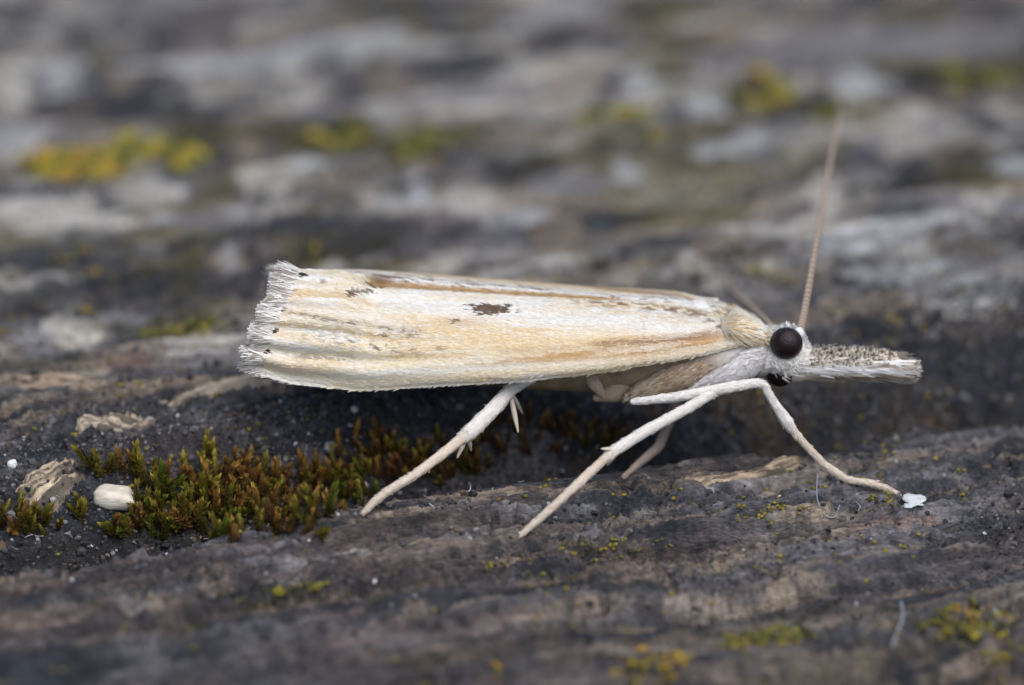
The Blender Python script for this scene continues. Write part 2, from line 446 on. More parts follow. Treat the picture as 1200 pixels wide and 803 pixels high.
def wing_colour(px, py):
    """the moth's own markings, over the wing's chart (px, py)"""
    # vein direction: fan towards the outer edge
    k = np.interp(px, [290, 450, 700, 900], [.26, .2, .06, -.1])
    tpos = (py - np.interp(px, TOPX, TOPY)) / (np.interp(px, BOTX, BOTY) - np.interp(px, TOPX, TOPY))
    along = px * .012
    s1 = fbm(along * .55, tpos * 9, 3, 3)
    s2 = fbm(along * 1.6, tpos * 26, 13, 3)
    fine_ = fbm(px * .10, py * .55, 23, 2)
    sp = fbm(px * .25, py * .45, 33, 2)
    c_ = np.broadcast_to(W_CREAM, px.shape + (3,)).copy()
    c_ = mix(c_, W_WHITE, sstep(.40, .62, s1 * .5 + s2 * .5))
    c_ = mix(c_, W_STRAW, .75 * sstep(.50, .66, fbm(along * .8, tpos * 14, 43, 3)))
    c_ = mix(c_, W_WHITE, .55 * sstep(.50, .66, fine_))
    def gauss(x0, y0, rx, ry, slope=0.0):
        d = ((px - x0) / rx) ** 2 + ((py - y0 - slope * (px - x0)) / ry) ** 2
        return np.exp(-d)
    def band(xs_, ys_, w, x_soft=25):
        yy = np.interp(px, xs_, ys_)
        return np.exp(-((py - yy) / w) ** 2) * sstep(min(xs_) - x_soft, min(xs_) + x_soft, px) * sstep(max(xs_) + x_soft, max(xs_) - x_soft, px)
    br = sstep(.35, .6, s2)
    # pale bands
    c_ = mix(c_, W_WHITE, .85 * band([420, 520, 640, 760, 860], [345, 362, 372, 382, 392], 9))
    c_ = mix(c_, W_WHITE, .6 * band([330, 400, 480], [352, 368, 380], 6))
    c_ = mix(c_, W_CREAM * 1.08, .8 * band([300, 420, 600, 700, 800, 850], [428, 448, 436, 428, 415, 405], 6))
    # straw and tan bands
    c_ = mix(c_, W_STRAW, .85 * band([460, 560, 660, 760], [415, 408, 402, 398], 12) * (.4 + .6 * br))
    c_ = mix(c_, W_TAN, .95 * band([600, 680, 760, 830, 860], [418, 416, 411, 400, 394], 8) * (.45 + .55 * br))
    c_ = mix(c_, W_BROWN * 1.5, .85 * band([700, 800, 850], [405, 398, 390], 5) * br)
    c_ = mix(c_, W_TAN, .7 * gauss(580, 424, 26, 4, -.05) * br)
    c_ = mix(c_, W_TAN, .6 * gauss(545, 378, 22, 5))
    c_ = mix(c_, W_STRAW, .7 * gauss(330, 345, 40, 8, .3)); c_ = mix(c_, W_STRAW, .6 * gauss(330, 390, 40, 8, .2)); c_ = mix(c_, W_STRAW, .6 * gauss(350, 430, 60, 6, .1))
    # grey streaks between the veins, peppered with dark scales
    pep = sstep(.52, .60, sp)
    c_ = mix(c_, W_GREY * .6, .9 * band([340, 400, 460, 500], [366, 378, 386, 389], 3.2, 15) * (.35 + .65 * pep))
    c_ = mix(c_, W_GREY * .7, .8 * band([360, 420, 500], [396, 403, 412], 6, 15) * pep)
    c_ = mix(c_, W_GREY * .7, .7 * band([350, 420], [418, 422], 5, 12) * pep)
    c_ = mix(c_, W_GREY, .5 * band([365, 420], [384, 392], 5, 12) * pep)
    for x0, y0, rx, ry, k_ in [(580, 363, 26, 6.5, .95), (424, 343, 14, 4, .8), (446, 335, 14, 4, .9), (455, 392, 5, 3, .7), (444, 409, 6, 2.5, .7), (486, 393, 5, 2.5, .5), (538, 377, 7, 2.5, .7), (383, 330, 4, 2.5, .5), (415, 347, 5, 3, .8), (855, 384, 10, 3, .7), (836, 377, 6, 2.5, .6), (520, 408, 8, 2.5, .4)]:
        d = ((px - x0) / rx) ** 2 + ((py - y0 - .03 * (px - x0)) / ry) ** 2
        c_ = mix(c_, W_BROWN * .55, k_ * sstep(1.15, .75, d + (sp - .5) * 2.4 + (fine_ - .5) * 1.2))
    c_ = mix(c_, W_BROWN, .85 * band([680, 740, 790, 840], [353, 358, 363, 372], 4.5, 25) * sstep(.45, .58, fbm(px * .12, py * .5, 53, 2)))
    # brown dorsal edge
    c_ = mix(c_, W_TAN * .75, .95 * sstep(.045, .015, tpos) * sstep(425, 445, px) * sstep(760, 700, px))
    # terminal dots
    for x0, y0 in [(358, 323), (343, 341), (334, 363), (326, 388), (318, 413)]:
        d = ((px - x0) / 5.0) ** 2 + ((py - y0) / 3.2) ** 2
        c_ = mix(c_, W_BLACK, sstep(1.4, .8, d))
    return c_

TOPX = [285, 318, 345, 400, 424, 440, 500, 600, 720, 800, 850, 880, 893]
TOPY = [321, 317, 315, 318, 324, 333, 337, 343.5, 350, 357, 368, 383, 391]
BOTX = [285, 300, 340, 420, 500, 610, 700, 790, 840, 870, 893]
BOTY = [428, 437, 449, 457, 452, 446, 436, 423, 412, 403, 396]
WX = [285, 420, 600, 760, 850, 893]
WW = [.165, .19, .195, .17, .12, .10]            # how far out the lower edge stands from the midline
TT = np.array([0, .2, .4, .6, .8, .93, 1.0]); TXE = np.array([346, 337, 323, 313, 304, 301, 312])

NU, NT = 300, 120
uu, tt = np.meshgrid(np.linspace(0, 1, NU), np.linspace(0, 1, NT), indexing='ij')
def wing_chart(u, t):
    xe = np.interp(t, TT, TXE)
    px = 888 + (xe - 888) * u
    top = np.interp(px, TOPX, TOPY); bot = np.interp(px, BOTX, BOTY)
    return px, top + (bot - top) * t
def smooth_cols(a, k=9):
    ker = np.ones(k) / k
    pad = np.vstack([np.repeat(a[:1], k // 2, 0), a, np.repeat(a[-1:], k // 2, 0)])
    return np.stack([np.convolve(pad[:, j], ker, 'valid') for j in range(a.shape[1])], 1)
cpx, cpy = wing_chart(uu, tt)
cpy = smooth_cols(cpy, 7)
Wd = np.interp(cpx, WX, WW)
yy = -.018 - (Wd - .018) * (1 - (1 - tt) ** 2.1)
pleat = sstep(.45, 1.0, uu) ** 1.3
yy = yy + .0065 * pleat * np.cos(2 * math.pi * (5.2 * tt ** .95 + .08)) 
yy = yy + .004 * (fbm(uu * 3, tt * 9, 61, 2) - .5)
yy = yy + .010 * sstep(.93, 1.0, tt) ** 2 * np.interp(cpx, [290, 420, 893], [.4, .8, .2])     # lower edge tucks under
kd = fwd[None, None] * DIST + np.stack([(cpx - 600) / 550, np.zeros_like(cpx), np.zeros_like(cpx)], -1) + upv * ((401.5 - cpy) / 550)[..., None]
WG = CAM + kd * ((yy - CAM[1]) / kd[..., 1])[..., None]
wc = wing_colour(cpx, cpy)
wing_near = obj('forewing', mesh_np('forewing', WG.reshape(-1, 3), grid_faces(NU, NT)[:, ::-1], wc.reshape(-1, 3)), M_wing, moth,
                label='cream forewing with straw streaks, a brown spot and a row of black dots')
md = wing_near.modifiers.new('thickness', 'SOLIDIFY'); md.thickness = .004; md.offset = -1

# far forewing: over the ridge and down the other side
NV = 60
fu, ft = np.meshgrid(np.linspace(0, 1, 200), np.linspace(0, 1, NV), indexing='ij')
RX = [340, 430, 500, 600, 720, 800, 850, 893]
RY = [320, 320.5, 326, 335.5, 346.5, 350, 368, 390]
fpx = 846 + (np.interp(ft, [0, .3, 1], [335, 330, 322]) - 846) * fu
dors = np.array([P(x, y, -.012) for x, y in zip(fpx[:, 0], np.interp(fpx[:, 0], TOPX, TOPY) + 3)])
dors[fpx[:, 0] < 445] = np.array([P(x, y, .0) for x, y in zip(fpx[fpx[:, 0] < 445, 0], np.interp(fpx[fpx[:, 0] < 445, 0], RX, RY) + 8)]) if (fpx[:, 0] < 445).any() else 0
rid = np.array([P(x, y, .035) for x, y in zip(fpx[:, 0], np.interp(fpx[:, 0], RX, RY))])
dors = smooth_cols(dors, 9); rid = smooth_cols(rid, 9)
cost = rid.copy(); cost[:, 1] = np.interp(fpx[:, 0], WX, WW) + .01; cost[:, 2] = WG[:, -1, 2][np.linspace(0, NU - 1, 200).astype(int)]
FG = np.zeros((200, NV, 3))
for j in range(NV):
    t = j / (NV - 1)
    if t < .2:
        a = t / .2; FG[:, j] = dors * (1 - a) + rid * a + np.array([0, 0, .006 * math.sin(a * math.pi)])
    else:
        a = (t - .2) / .8
        FG[:, j, 0] = rid[:, 0]; FG[:, j, 1] = rid[:, 1] + (cost[:, 1] - rid[:, 1]) * math.sin(a * math.pi / 2)
        FG[:, j, 2] = rid[:, 2] + (cost[:, 2] - rid[:, 2]) * (1 - math.cos(a * math.pi / 2)) ** .9
    FG[:, j, 0] += (fpx[:, j] - fpx[:, 0]) / 550
fcx = fpx; fcy = np.interp(fpx, TOPX, TOPY) + 20 + ft * 90
fc = wing_colour(fcx, fcy)
strip = sstep(.30, .16, ft)
stn = fbm(fpx * .05, ft * 30, 63, 3)
fc = fc * (1 - strip[..., None]) + W_WHITE * strip[..., None] * (.80 + .35 * stn[..., None])
fc = mix(fc, W_BROWN * 1.2, strip * sstep(.60, .70, fbm(fpx * .09, ft * 50, 73, 2)) * .8)
fc = mix(fc, W_TAN * .8, .9 * sstep(.07, .03, ft) * sstep(425, 445, fpx) * sstep(750, 690, fpx))
fc = mix(fc, W_BROWN * .7, .8 * np.exp(-((fpx - 452) / 16) ** 2) * sstep(.25, .1, ft))
wing_far = obj('forewing', mesh_np('forewing_far', FG.reshape(-1, 3), grid_faces(200, NV), fc.reshape(-1, 3)), M_wing, moth)
md = wing_far.modifiers.new('thickness', 'SOLIDIFY'); md.thickness = .004; md.offset = -1

def jit(a, s):
    return a * (1 + (rng.random(len(a))[:, None] - .5) * s)

# scales over the near wing
k = 34000
su = rng.random(k) ** .95; stt = rng.random(k)
pos, nn, ti = sample_grid(WG, su * (NU - 1.001), stt * (NT - 1.001), False)
nn = np.where((nn[:, 1] > 0)[:, None], -nn, nn)
px_, py_ = wing_chart(su, stt)
colr = jit(wing_colour(px_, py_), .22)
dirs = ti + .16 * rng.normal(size=(k, 3)); dirs -= nn * np.sum(dirs * nn, 1)[:, None]; dirs /= np.linalg.norm(dirs, axis=1)[:, None]
obj('scales', scales_mesh('scales', pos, nn, dirs, rng.uniform(.008, .017, k), rng.uniform(.0022, .004, k), rng.uniform(.03, .13, k), colr, .97), M_scale, wing_near, kind='stuff')
k = 9000
su = rng.random(k); stt = rng.random(k) * .5
pos, nn, ti = sample_grid(FG, su * 198.9, stt * (NV - 1.001), False)
nn = np.where((nn[:, 2] < 0)[:, None], -nn, nn)
ii = (su * 199).astype(int); jj = (stt * (NV - 1)).astype(int)
colr = jit(fc[ii, jj], .2)
dirs = ti + .14 * rng.normal(size=(k, 3)); dirs -= nn * np.sum(dirs * nn, 1)[:, None]; dirs /= np.linalg.norm(dirs, axis=1)[:, None]
obj('scales', scales_mesh('scales_far', pos, nn, dirs, rng.uniform(.008, .016, k), rng.uniform(.002, .004, k), rng.uniform(.03, .12, k), colr, .97), M_scale, wing_far, kind='stuff')

def fringe(G_, parent, k, name, tw, ysgn):
    t = rng.random(k)
    su_ = 1 - rng.random(k) ** 2 * .016
    pos, nn, ti = sample_grid(G_, su_ * (G_.shape[0] - 1.001), t * (G_.shape[1] - 1.001), False)
    nn = np.where((nn[:, 1] * ysgn < 0)[:, None], -nn, nn)
    scal = .55 + .45 * np.cos(2 * math.pi * (5.2 * t + .1))
    base = W_WHITE * 1.03 * np.ones((k, 3)); 
    grey_ = (rng.random(k) < .28 + .25 * (scal < .35))
    base[grey_] = np.array([.42, .36, .32])
    base = jit(base, .25)
    fan = np.zeros((k, 3)); fan[:, 2] = (.5 - t) * .34
    dirs = ti + fan + rng.normal(size=(k, 3)) * [.08, .14, .10]
    dirs /= np.linalg.norm(dirs, axis=1)[:, None]
    nn = nn - dirs * np.sum(dirs * nn, 1)[:, None]; nn /= np.linalg.norm(nn, axis=1)[:, None]
    L = rng.uniform(.022, .046, k) * (.85 + .2 * scal) * (1 - .45 * sstep(.9, 1, t))
    obj('fringe', scales_mesh(name, pos, nn, dirs, L, rng.uniform(.0016, .0030, k), rng.uniform(-.05, .18, k), base, .9, tip_w=.7), M_scale, parent, kind='stuff')
fringe(WG, wing_near, 4200, 'fringe', 0, -1)
fringe(FG, wing_far, 2200, 'fringe_far', 0, 1)

# hair fringe along the lower (leading) edge
k = 2600
su = .25 + .75 * rng.random(k); stt = 1 - rng.random(k) ** 2 * .05
pos, nn, ti = sample_grid(WG, su * (NU - 1.001), stt * (NT - 1.001), False)
nn = np.where((nn[:, 1] > 0)[:, None], -nn, nn)
dirs = ti + np.array([0, 0, -.30]) * rng.random(k)[:, None] + rng.normal(size=(k, 3)) * .1; dirs /= np.linalg.norm(dirs, axis=1)[:, None]
px_, py_ = wing_chart(su, stt)
obj('edge_hair', scales_mesh('edge_hair', pos, nn, dirs, rng.uniform(.008, .018, k), .002, rng.uniform(0, .15, k), jit(wing_colour(px_, py_) * .8 + .2 * W_CREAM, .25), 1), M_scale, wing_near, kind='stuff')

# body: abdomen, thorax and head in one loft
def loft(st_, sides=40, m=120):
    """stations: px, py of centre, half height px, half width cm, depth y"""
    a = catmull(np.array(st_, float), m)
    th = np.linspace(0, 2 * math.pi, sides, endpoint=False)
    G_ = np.zeros((m, sides, 3))
    for i, (x, y, ry, hw, yd) in enumerate(a):
        p = P(x, y, yd); r = max(ry, .3) / 550 / math.cos(PITCH)
        # outline seen at this pitch: sqrt((r cos)^2 + (hw sin)^2) = ry
        want = max(ry, .3) / 550
        z2 = max(want ** 2 - (max(hw, .001) * math.sin(PITCH)) ** 2, (want * .55) ** 2)
        rz = math.sqrt(z2) / math.cos(PITCH)
        G_[i, :, 0] = p[0]; G_[i, :, 1] = p[1] + max(hw, .001) * np.sin(th); G_[i, :, 2] = p[2] + rz * np.cos(th)
    return G_
BODY = [(415, 405, 3, .01, .0), (440, 406, 16, .05, .0), (520, 412, 34, .085, .0), (620, 416, 40, .10, .0), (700, 416, 44, .115, .0), (770, 408, 50, .12, .0),
        (820, 402, 51, .125, .0), (860, 402, 42, .115, .0), (885, 406, 33, .09, -.01), (900, 411, 28, .075, -.02), (918, 412, 27, .07, -.03), (934, 414, 24, .055, -.035), (945, 418, 15, .04, -.04), (952, 422, 5, .015, -.04)]
BG = loft(BODY)
B_TAN = np.array([.34, .25, .16]); B_GREY = np.array([.50, .48, .46]); B_WHITE = np.array([.80, .79, .77])
def body_colour(p):
    px = 600 + p[..., 0] * 550
    c_ = np.broadcast_to(B_TAN, p.shape).copy()
    rel = sstep(800, 870, px)
    c_ = mix(c_, B_GREY * 1.15, rel)
    up = sstep(.26, .32, p[..., 2])
    c_ = mix(c_, W_WHITE, up * sstep(740, 800, px))
    c_ = mix(c_, B_WHITE * .9, sstep(885, 905, px))
    band = sstep(.4, .6, .5 + .5 * np.sin(px * .22)) * sstep(760, 700, px)
    c_ = mix(c_, B_TAN * .6, .5 * band)
    nz = fbm(p[..., 0] * 40 + p[..., 1] * 9, p[..., 2] * 60, 83, 3)
    return c_ * (.75 + .5 * nz)[..., None]
V, Fc, C = join_grids([BG], [body_colour(BG)])
body = obj('body', mesh_np('body', V, Fc, C), M_body, moth)
# ruff of scales over thorax and head
k = 12000
fi = rng.uniform(58, 119, k); fj = rng.uniform(0, 40, k)
pos, nn, ti = sample_grid(BG, fi, fj, True)
cen = BG.mean(1)[np.clip(fi.astype(int), 0, 119)]
nn = np.where((np.sum(nn * (pos - cen), 1) < 0)[:, None], -nn, nn)
px_ = 600 + pos[:, 0] * 550
zt = pos[:, 2]
keep = (px_ > 745) & ((zt > cen[:, 2] + .035) | (px_ > 884))
pos, nn, ti, px_, zt = pos[keep], nn[keep], ti[keep], px_[keep], zt[keep]
k = len(pos)
base = np.where((rng.random(k) < .72)[:, None], W_WHITE * 1.02, W_CREAM * .95)
tn = fbm(pos[:, 0] * 14, pos[:, 2] * 26 + pos[:, 1] * 10, 93, 2)
base = mix(base, W_STRAW, .8 * sstep(.5, .62, tn) * sstep(895, 870, px_))
base = mix(base, W_BROWN, .8 * sstep(.60, .66, fbm(pos[:, 0] * 30, pos[:, 2] * 60 + pos[:, 1] * 20, 103, 2)) * sstep(890, 860, px_))
base = mix(base, np.array([.80, .79, .77]), .6 * sstep(885, 900, px_))
dirs = -ti * np.where(px_ < 900, 1, -.3)[:, None] + .25 * rng.normal(size=(k, 3)); dirs -= nn * np.sum(dirs * nn, 1)[:, None]; dirs /= np.linalg.norm(dirs, axis=1)[:, None]
obj('scales', scales_mesh('body_scales', pos, nn, dirs, rng.uniform(.010, .022, k), rng.uniform(.002, .004, k), rng.uniform(.08, .35, k), jit(base, .2), .97), M_scale, body, kind='stuff')

# shoulder cover (tegula): tan lobe over the wing root
def blob(px, py, y, ax, ay, az, rot=0.0, tilt=0.0, ni=26, nj=30, lump=.0, seed=0):
    a = np.linspace(0, math.pi, ni); b = np.linspace(0, 2 * math.pi, nj, endpoint=False)
    A, B_ = np.meshgrid(a, b, indexing='ij')
    q = np.stack([np.cos(A) * ax, np.sin(A) * np.cos(B_) * ay, np.sin(A) * np.sin(B_) * az], -1)
    if lump:
        q *= (1 + lump * (fbm(q[..., 0] / ax * 2 + 5, (q[..., 1] / ay + 1.7 * q[..., 2] / az) * 2, seed, 2) - .5) * 2)[..., None]
    cr, sr = math.cos(rot), math.sin(rot)
    x = q[..., 0] * cr - q[..., 2] * sr; z = q[..., 0] * sr + q[..., 2] * cr
    ct, s_t = math.cos(tilt), math.sin(tilt)
    x2 = x * ct - q[..., 1] * s_t; y2 = x * s_t + q[..., 1] * ct
    return np.stack([x2, y2, z], -1) + P(px, py, y)
def scaly(name, G_, base_cols, probs, k, parent, L, Wd_, lift, flip=1.0, spread=.2, side=None, mat=None, shade=None):
    fi = rng.uniform(1, G_.shape[0] - 2, k); fj = rng.uniform(0, G_.shape[1], k)
    pos, nn, ti = sample_grid(G_, fi, fj, True)
    cen = G_.mean(1)[fi.astype(int)]
    nn = np.where((np.sum(nn * (pos - cen), 1) < 0)[:, None], -nn, nn)
    if side is not None:
        m = side(pos, nn); pos, nn, ti = pos[m], nn[m], ti[m]
    k = len(pos)
    ch = rng.choice(len(probs), k, p=probs)
    cc = np.asarray(base_cols)[ch]
    if shade is not None:
        cc = shade(pos, nn, cc)
    dirs = ti * flip + spread * rng.normal(size=(k, 3)); dirs -= nn * np.sum(dirs * nn, 1)[:, None]; dirs /= np.linalg.norm(dirs, axis=1)[:, None]
    return obj('scales', scales_mesh(name, pos, nn, dirs, rng.uniform(*L, k), rng.uniform(*Wd_, k), rng.uniform(*lift, k), jit(cc, .22), .97), mat or M_scale, parent, kind='stuff')

TG = blob(868, 388, -.080, .046, .030, .026, -.42, .25)
tn = fbm(TG[..., 0] * 20, TG[..., 2] * 50, 113, 2)
V, Fc, C = join_grids([TG], [mix(np.broadcast_to(W_CREAM * .9, TG.shape), W_STRAW, .7 * sstep(.4, .6, tn))])
teg = obj('tegula', mesh_np('tegula', V, Fc, C), M_body, moth)
scaly('tegula_scales', TG, [W_STRAW, W_WHITE, W_CREAM, W_BROWN], [.24, .26, .48, .02], 2600, teg, (.020, .042), (.0016, .0030), (.01, .08), flip=-1, spread=.10)

# coxae and side plates under the wing
CG = tube([P(885, 406, -.055), P(850, 418, -.085), P(800, 440, -.110), P(755, 459, -.12), P(740, 465, -.12)], [.018, .034, .040, .026, .014], 10, 18, .75)
nz = fbm(CG[..., 0] * 25, CG[..., 2] * 45, 123, 3)
V, Fc, C = join_grids([CG], [mix(np.broadcast_to(np.array([.40, .31, .21]), CG.shape), np.array([.26, .19, .13]), sstep(.4, .65, nz))])
cox = obj('coxa', mesh_np('coxa', V, Fc, C), M_body, moth)
scaly('coxa_scales', CG, [np.array([.38, .31, .23]), np.array([.20, .15, .10]), np.array([.46, .42, .36])], [.5, .3, .2], 1500, cox, (.008, .018), (.002, .004), (.02, .10))
CG = tube([P(900, 414, -.07), P(878, 426, -.105), P(850, 441, -.125), P(815, 454, -.13)], [.02, .032, .024, .010], 10, 18, .6)
V, Fc, C = join_grids([CG], [np.broadcast_to(np.array([.56, .55, .55]), CG.shape)])
cox2 = obj('coxa', mesh_np('coxa_front', V, Fc, C), M_body, moth)
scaly('coxa_scales2', CG, [np.array([.66, .65, .66]), np.array([.44, .42, .41])], [.6, .4], 1200, cox2, (.008, .018), (.002, .004), (.02, .10))
CG = tube([P(745, 450, -.08), P(722, 459, -.10), P(700, 466, -.10)], [.02, .024, .010], 10, 16, .7)
V, Fc, C = join_grids([CG], [np.broadcast_to(np.array([.36, .28, .20]), CG.shape)])
obj('coxa', mesh_np('coxa_middle', V, Fc, C), M_body, moth)
CG = tube([P(688, 436, -.10), P(697, 450, -.115), P(706, 464, -.11)], [.012, .015, .006], 10, 14, .7)
V, Fc, C = join_grids([CG], [np.broadcast_to(np.array([.42, .34, .25]), CG.shape)])
obj('coxa', mesh_np('coxa_hind', V, Fc, C), M_body, moth)

# snout (labial palps)
def palp(ydep, dy, name, dens):
    st_ = [(903, 430, 8, .016, ydep), (912, 431, 14, .024, ydep), (930, 430, 18, .028, ydep), (955, 428, 17, .028, ydep), (985, 427.5, 16, .028, ydep), (1015, 428, 16, .027, ydep), (1038, 429, 15.5, .026, ydep), (1050, 430, 14, .022, ydep), (1055, 430.5, 9, .012, ydep)]
    G_ = loft(st_, 30, 80)
    G_[..., 1] += dy
    zc = G_.mean(1)[:, None, 2]
    rel = (G_[..., 2] - zc) / .03
    c_ = np.broadcast_to(np.array([.66, .60, .52]), G_.shape).copy()
    c_ = mix(c_, np.array([.30, .22, .13]), .7 * sstep(.45, .65, fbm(G_[..., 0] * 8, G_[..., 2] * 70, 133, 2)))
    V, Fc, C = join_grids([G_], [c_])
    o = obj('labial_palp', mesh_np(name, V, Fc, C), M_body, moth)
    def shade(pos, nn, cc):
        zc_ = np.interp(pos[:, 0], G_[:, 0, 0], G_.mean(1)[:, 2])
        r_ = (pos[:, 2] - zc_) / .03
        px = 600 + pos[:, 0] * 550
        w = np.exp(-((r_ + .0) / .30) ** 2)
        cc = mix(cc, np.array([.88, .88, .87]), .9 * w)
        streak = np.exp(-((r_ + .55) / .18) ** 2) + np.exp(-((r_ - .30) / .12) ** 2) * sstep(990, 1020, px)
        cc = mix(cc, np.array([.24, .15, .08]), np.clip(streak, 0, 1) * .9 * (rng.random(len(cc)) < .75))
        cc = mix(cc, np.array([.90, .90, .89]), .85 * sstep(940, 915, px) * (r_ < .5))
        cc = mix(cc, np.array([.36, .28, .17]), .6 * sstep(1035, 1050, px) * (rng.random(len(cc)) < .55))
        return cc
    scaly(name + '_side', G_, [np.array([.86, .85, .83]), np.array([.60, .52, .42])], [.72, .28], int(2000 * dens), o, (.026, .060), (.0026, .0052), (.03, .20), spread=.10, side=lambda p, q: (q[:, 2] < .70) & ((p[:, 0] > (940 - 600) / 550) | ((q[:, 2] > -.15) & (q[:, 1] < .3))), shade=shade)
    # stubby raised scales on top, in rows: dark stalk, pale tip
    k = int(420 * dens)
    x = rng.uniform(922, 1042, k); a = rng.uniform(-1.25, .9, k)
    fi = np.interp(600 + G_[:, 0, 0] * 0 + x, 600 + G_[:, 0, 0] * 550, np.arange(80)) if False else np.interp(x, 600 + G_[:, 0, 0] * 550, np.arange(80))
    fj = (a / (2 * math.pi) * 30) % 30
    pos, nn, ti = sample_grid(G_, np.clip(fi, 0, 78.9), fj, True)
    cen = G_.mean(1)[np.clip(fi, 0, 79).astype(int)]
    nn = np.where((np.sum(nn * (pos - cen), 1) < 0)[:, None], -nn, nn)
    grow = sstep(1045, 1005, x)
    dirs = nn * (.8 * grow + .25)[:, None] + ti * (.55 + .5 * (1 - grow))[:, None] + rng.normal(size=(k, 3)) * .22
    dirs /= np.linalg.norm(dirs, axis=1)[:, None]
    n2 = ti - dirs * np.sum(ti * dirs, 1)[:, None]; n2 /= np.linalg.norm(n2, axis=1)[:, None]
    L = rng.uniform(.013, .021, k)
    dark = np.array([.26, .20, .13]) * np.ones((k, 3)); pale = np.array([.80, .75, .66]) * np.ones((k, 3))
    side_ = np.cross(n2, dirs); W_ = rng.uniform(.0055, .0085, k)[:, None] * .5
    b0 = pos - dirs * .003
    mid = b0 + dirs * L[:, None] * .6; tip = b0 + dirs * L[:, None]
    V = np.stack([b0 - side_ * W_ * .6, b0 + side_ * W_ * .6, mid - side_ * W_, mid + side_ * W_, tip - side_ * W_ * 1.0 + n2 * .002, tip + side_ * W_ * 1.0 + n2 * .002], 1)
    Fc = (np.arange(k)[:, None, None] * 6 + np.array([[0, 1, 3, 2], [2, 3, 5, 4]])[None]).reshape(-1, 4)
    Cc = np.stack([dark * .6, dark * .6, dark, dark, pale, pale], 1) * (.8 + .4 * rng.random(k))[:, None, None]
    obj('crest', mesh_np(name + '_crest', V.reshape(-1, 3), Fc, Cc.reshape(-1, 3), False), M_scale, o, kind='stuff')
    return o
palp(-.055, 0, 'palp_near', 1.0)
palp(.0, 0, 'palp_far', .6)

# eyes
M_eye = bpy.data.materials.new('compound_eye'); M_eye.use_nodes = True
nt = M_eye.node_tree; b = nt.nodes['Principled BSDF']
b.inputs['Base Color'].default_value = (.009, .0022, .0035, 1); b.inputs['Roughness'].default_value = .34; b.inputs['Specular IOR Level'].default_value = .35
vo = nt.nodes.new('ShaderNodeTexVoronoi'); vo.inputs['Scale'].default_value = 420
tcn = nt.nodes.new('ShaderNodeTexCoord'); nt.links.new(tcn.outputs['Object'], vo.inputs['Vector'])
bp = nt.nodes.new('ShaderNodeBump'); bp.inputs['Distance'].default_value = .0008; bp.invert = True
nt.links.new(vo.outputs['Distance'], bp.inputs['Height']); nt.links.new(bp.outputs[0], b.inputs['Normal'])
for (px, py, y, r, nm) in [(921.5, 402.5, -.090, 19.2, 'eye'), (914, 437, -.066, 16.5, 'eye_lower')]:
    G_ = blob(px, py, y, r / 550, r / 550 * .9, r / 550, 0, 0, 40, 48)
    V, Fc, C = join_grids([G_], [np.ones(G_.shape) * .02])
    obj('eye', mesh_np(nm, V, Fc, C), M_eye, moth)
# pale rim of scales behind and in front of the near eye
k = 420
a = rng.uniform(-.7, 1.9 * math.pi - .7, k)
cx = P(921.5, 402.5, -.06)
rr = rng.uniform(18.5, 24, k) / 550
pos = cx + np.stack([np.cos(a) * rr, rng.uniform(-.012, .012, k), np.sin(a) * rr], -1)
dirs = np.stack([np.cos(a), rng.normal(size=k) * .3 - .25, np.sin(a)], -1) + rng.normal(size=(k, 3)) * .25; dirs /= np.linalg.norm(dirs, axis=1)[:, None]
nn = np.tile([0., -1, 0], (k, 1)); nn = nn - dirs * np.sum(nn * dirs, 1)[:, None]; nn /= np.linalg.norm(nn, axis=1)[:, None]
obj('scales', scales_mesh('eye_rim_scales', pos, nn, dirs, rng.uniform(.003, .008, k), .003, .1, jit(np.tile([.84, .83, .81], (k, 1)), .3), 1), M_scale, body, kind='stuff')

# antennae: ringed tapering threads
def antenna(pts, r0, r1, name):
    pts = [P(*p) for p in pts]
    G_ = tube(pts, np.linspace(r0, r1, len(pts)), 46, 12)
    ring = np.arange(G_.shape[0])
    seg = .5 + .5 * np.cos(ring * 2 * math.pi / 5)
    cen = G_.mean(1, keepdims=True)
    G_ = cen + (G_ - cen) * (1 + .10 * seg)[:, None, None]
    c_ = np.array([.36, .28, .22])[None, None] * (.75 + .4 * seg)[:, None, None] * np.ones(G_.shape)
    th = np.arange(12)
    c_[:, 3:8] *= .75
    V, Fc, C = join_grids([G_], [c_])
    o = obj('antenna', mesh_np(name, V, Fc, C), M_leg, moth)
    return o
antenna([(937, 392, -.075), (944, 358, .0), (953, 306, .12), (962, 252, .32), (972, 195, .60), (984, 132, .95)], .0088, .0035, 'antenna')
antenna([(908, 388, .03), (892, 372, .22), (868, 350, .50), (842, 330, .85), (815, 316, 1.15)], .0088, .0045, 'antenna_far')
BL = blob(936, 391, -.075, .012, .012, .014); V, Fc, C = join_grids([BL], [np.ones(BL.shape) * .7])
obj('antenna_base', mesh_np('antenna_base', V, Fc, C), M_leg, moth)

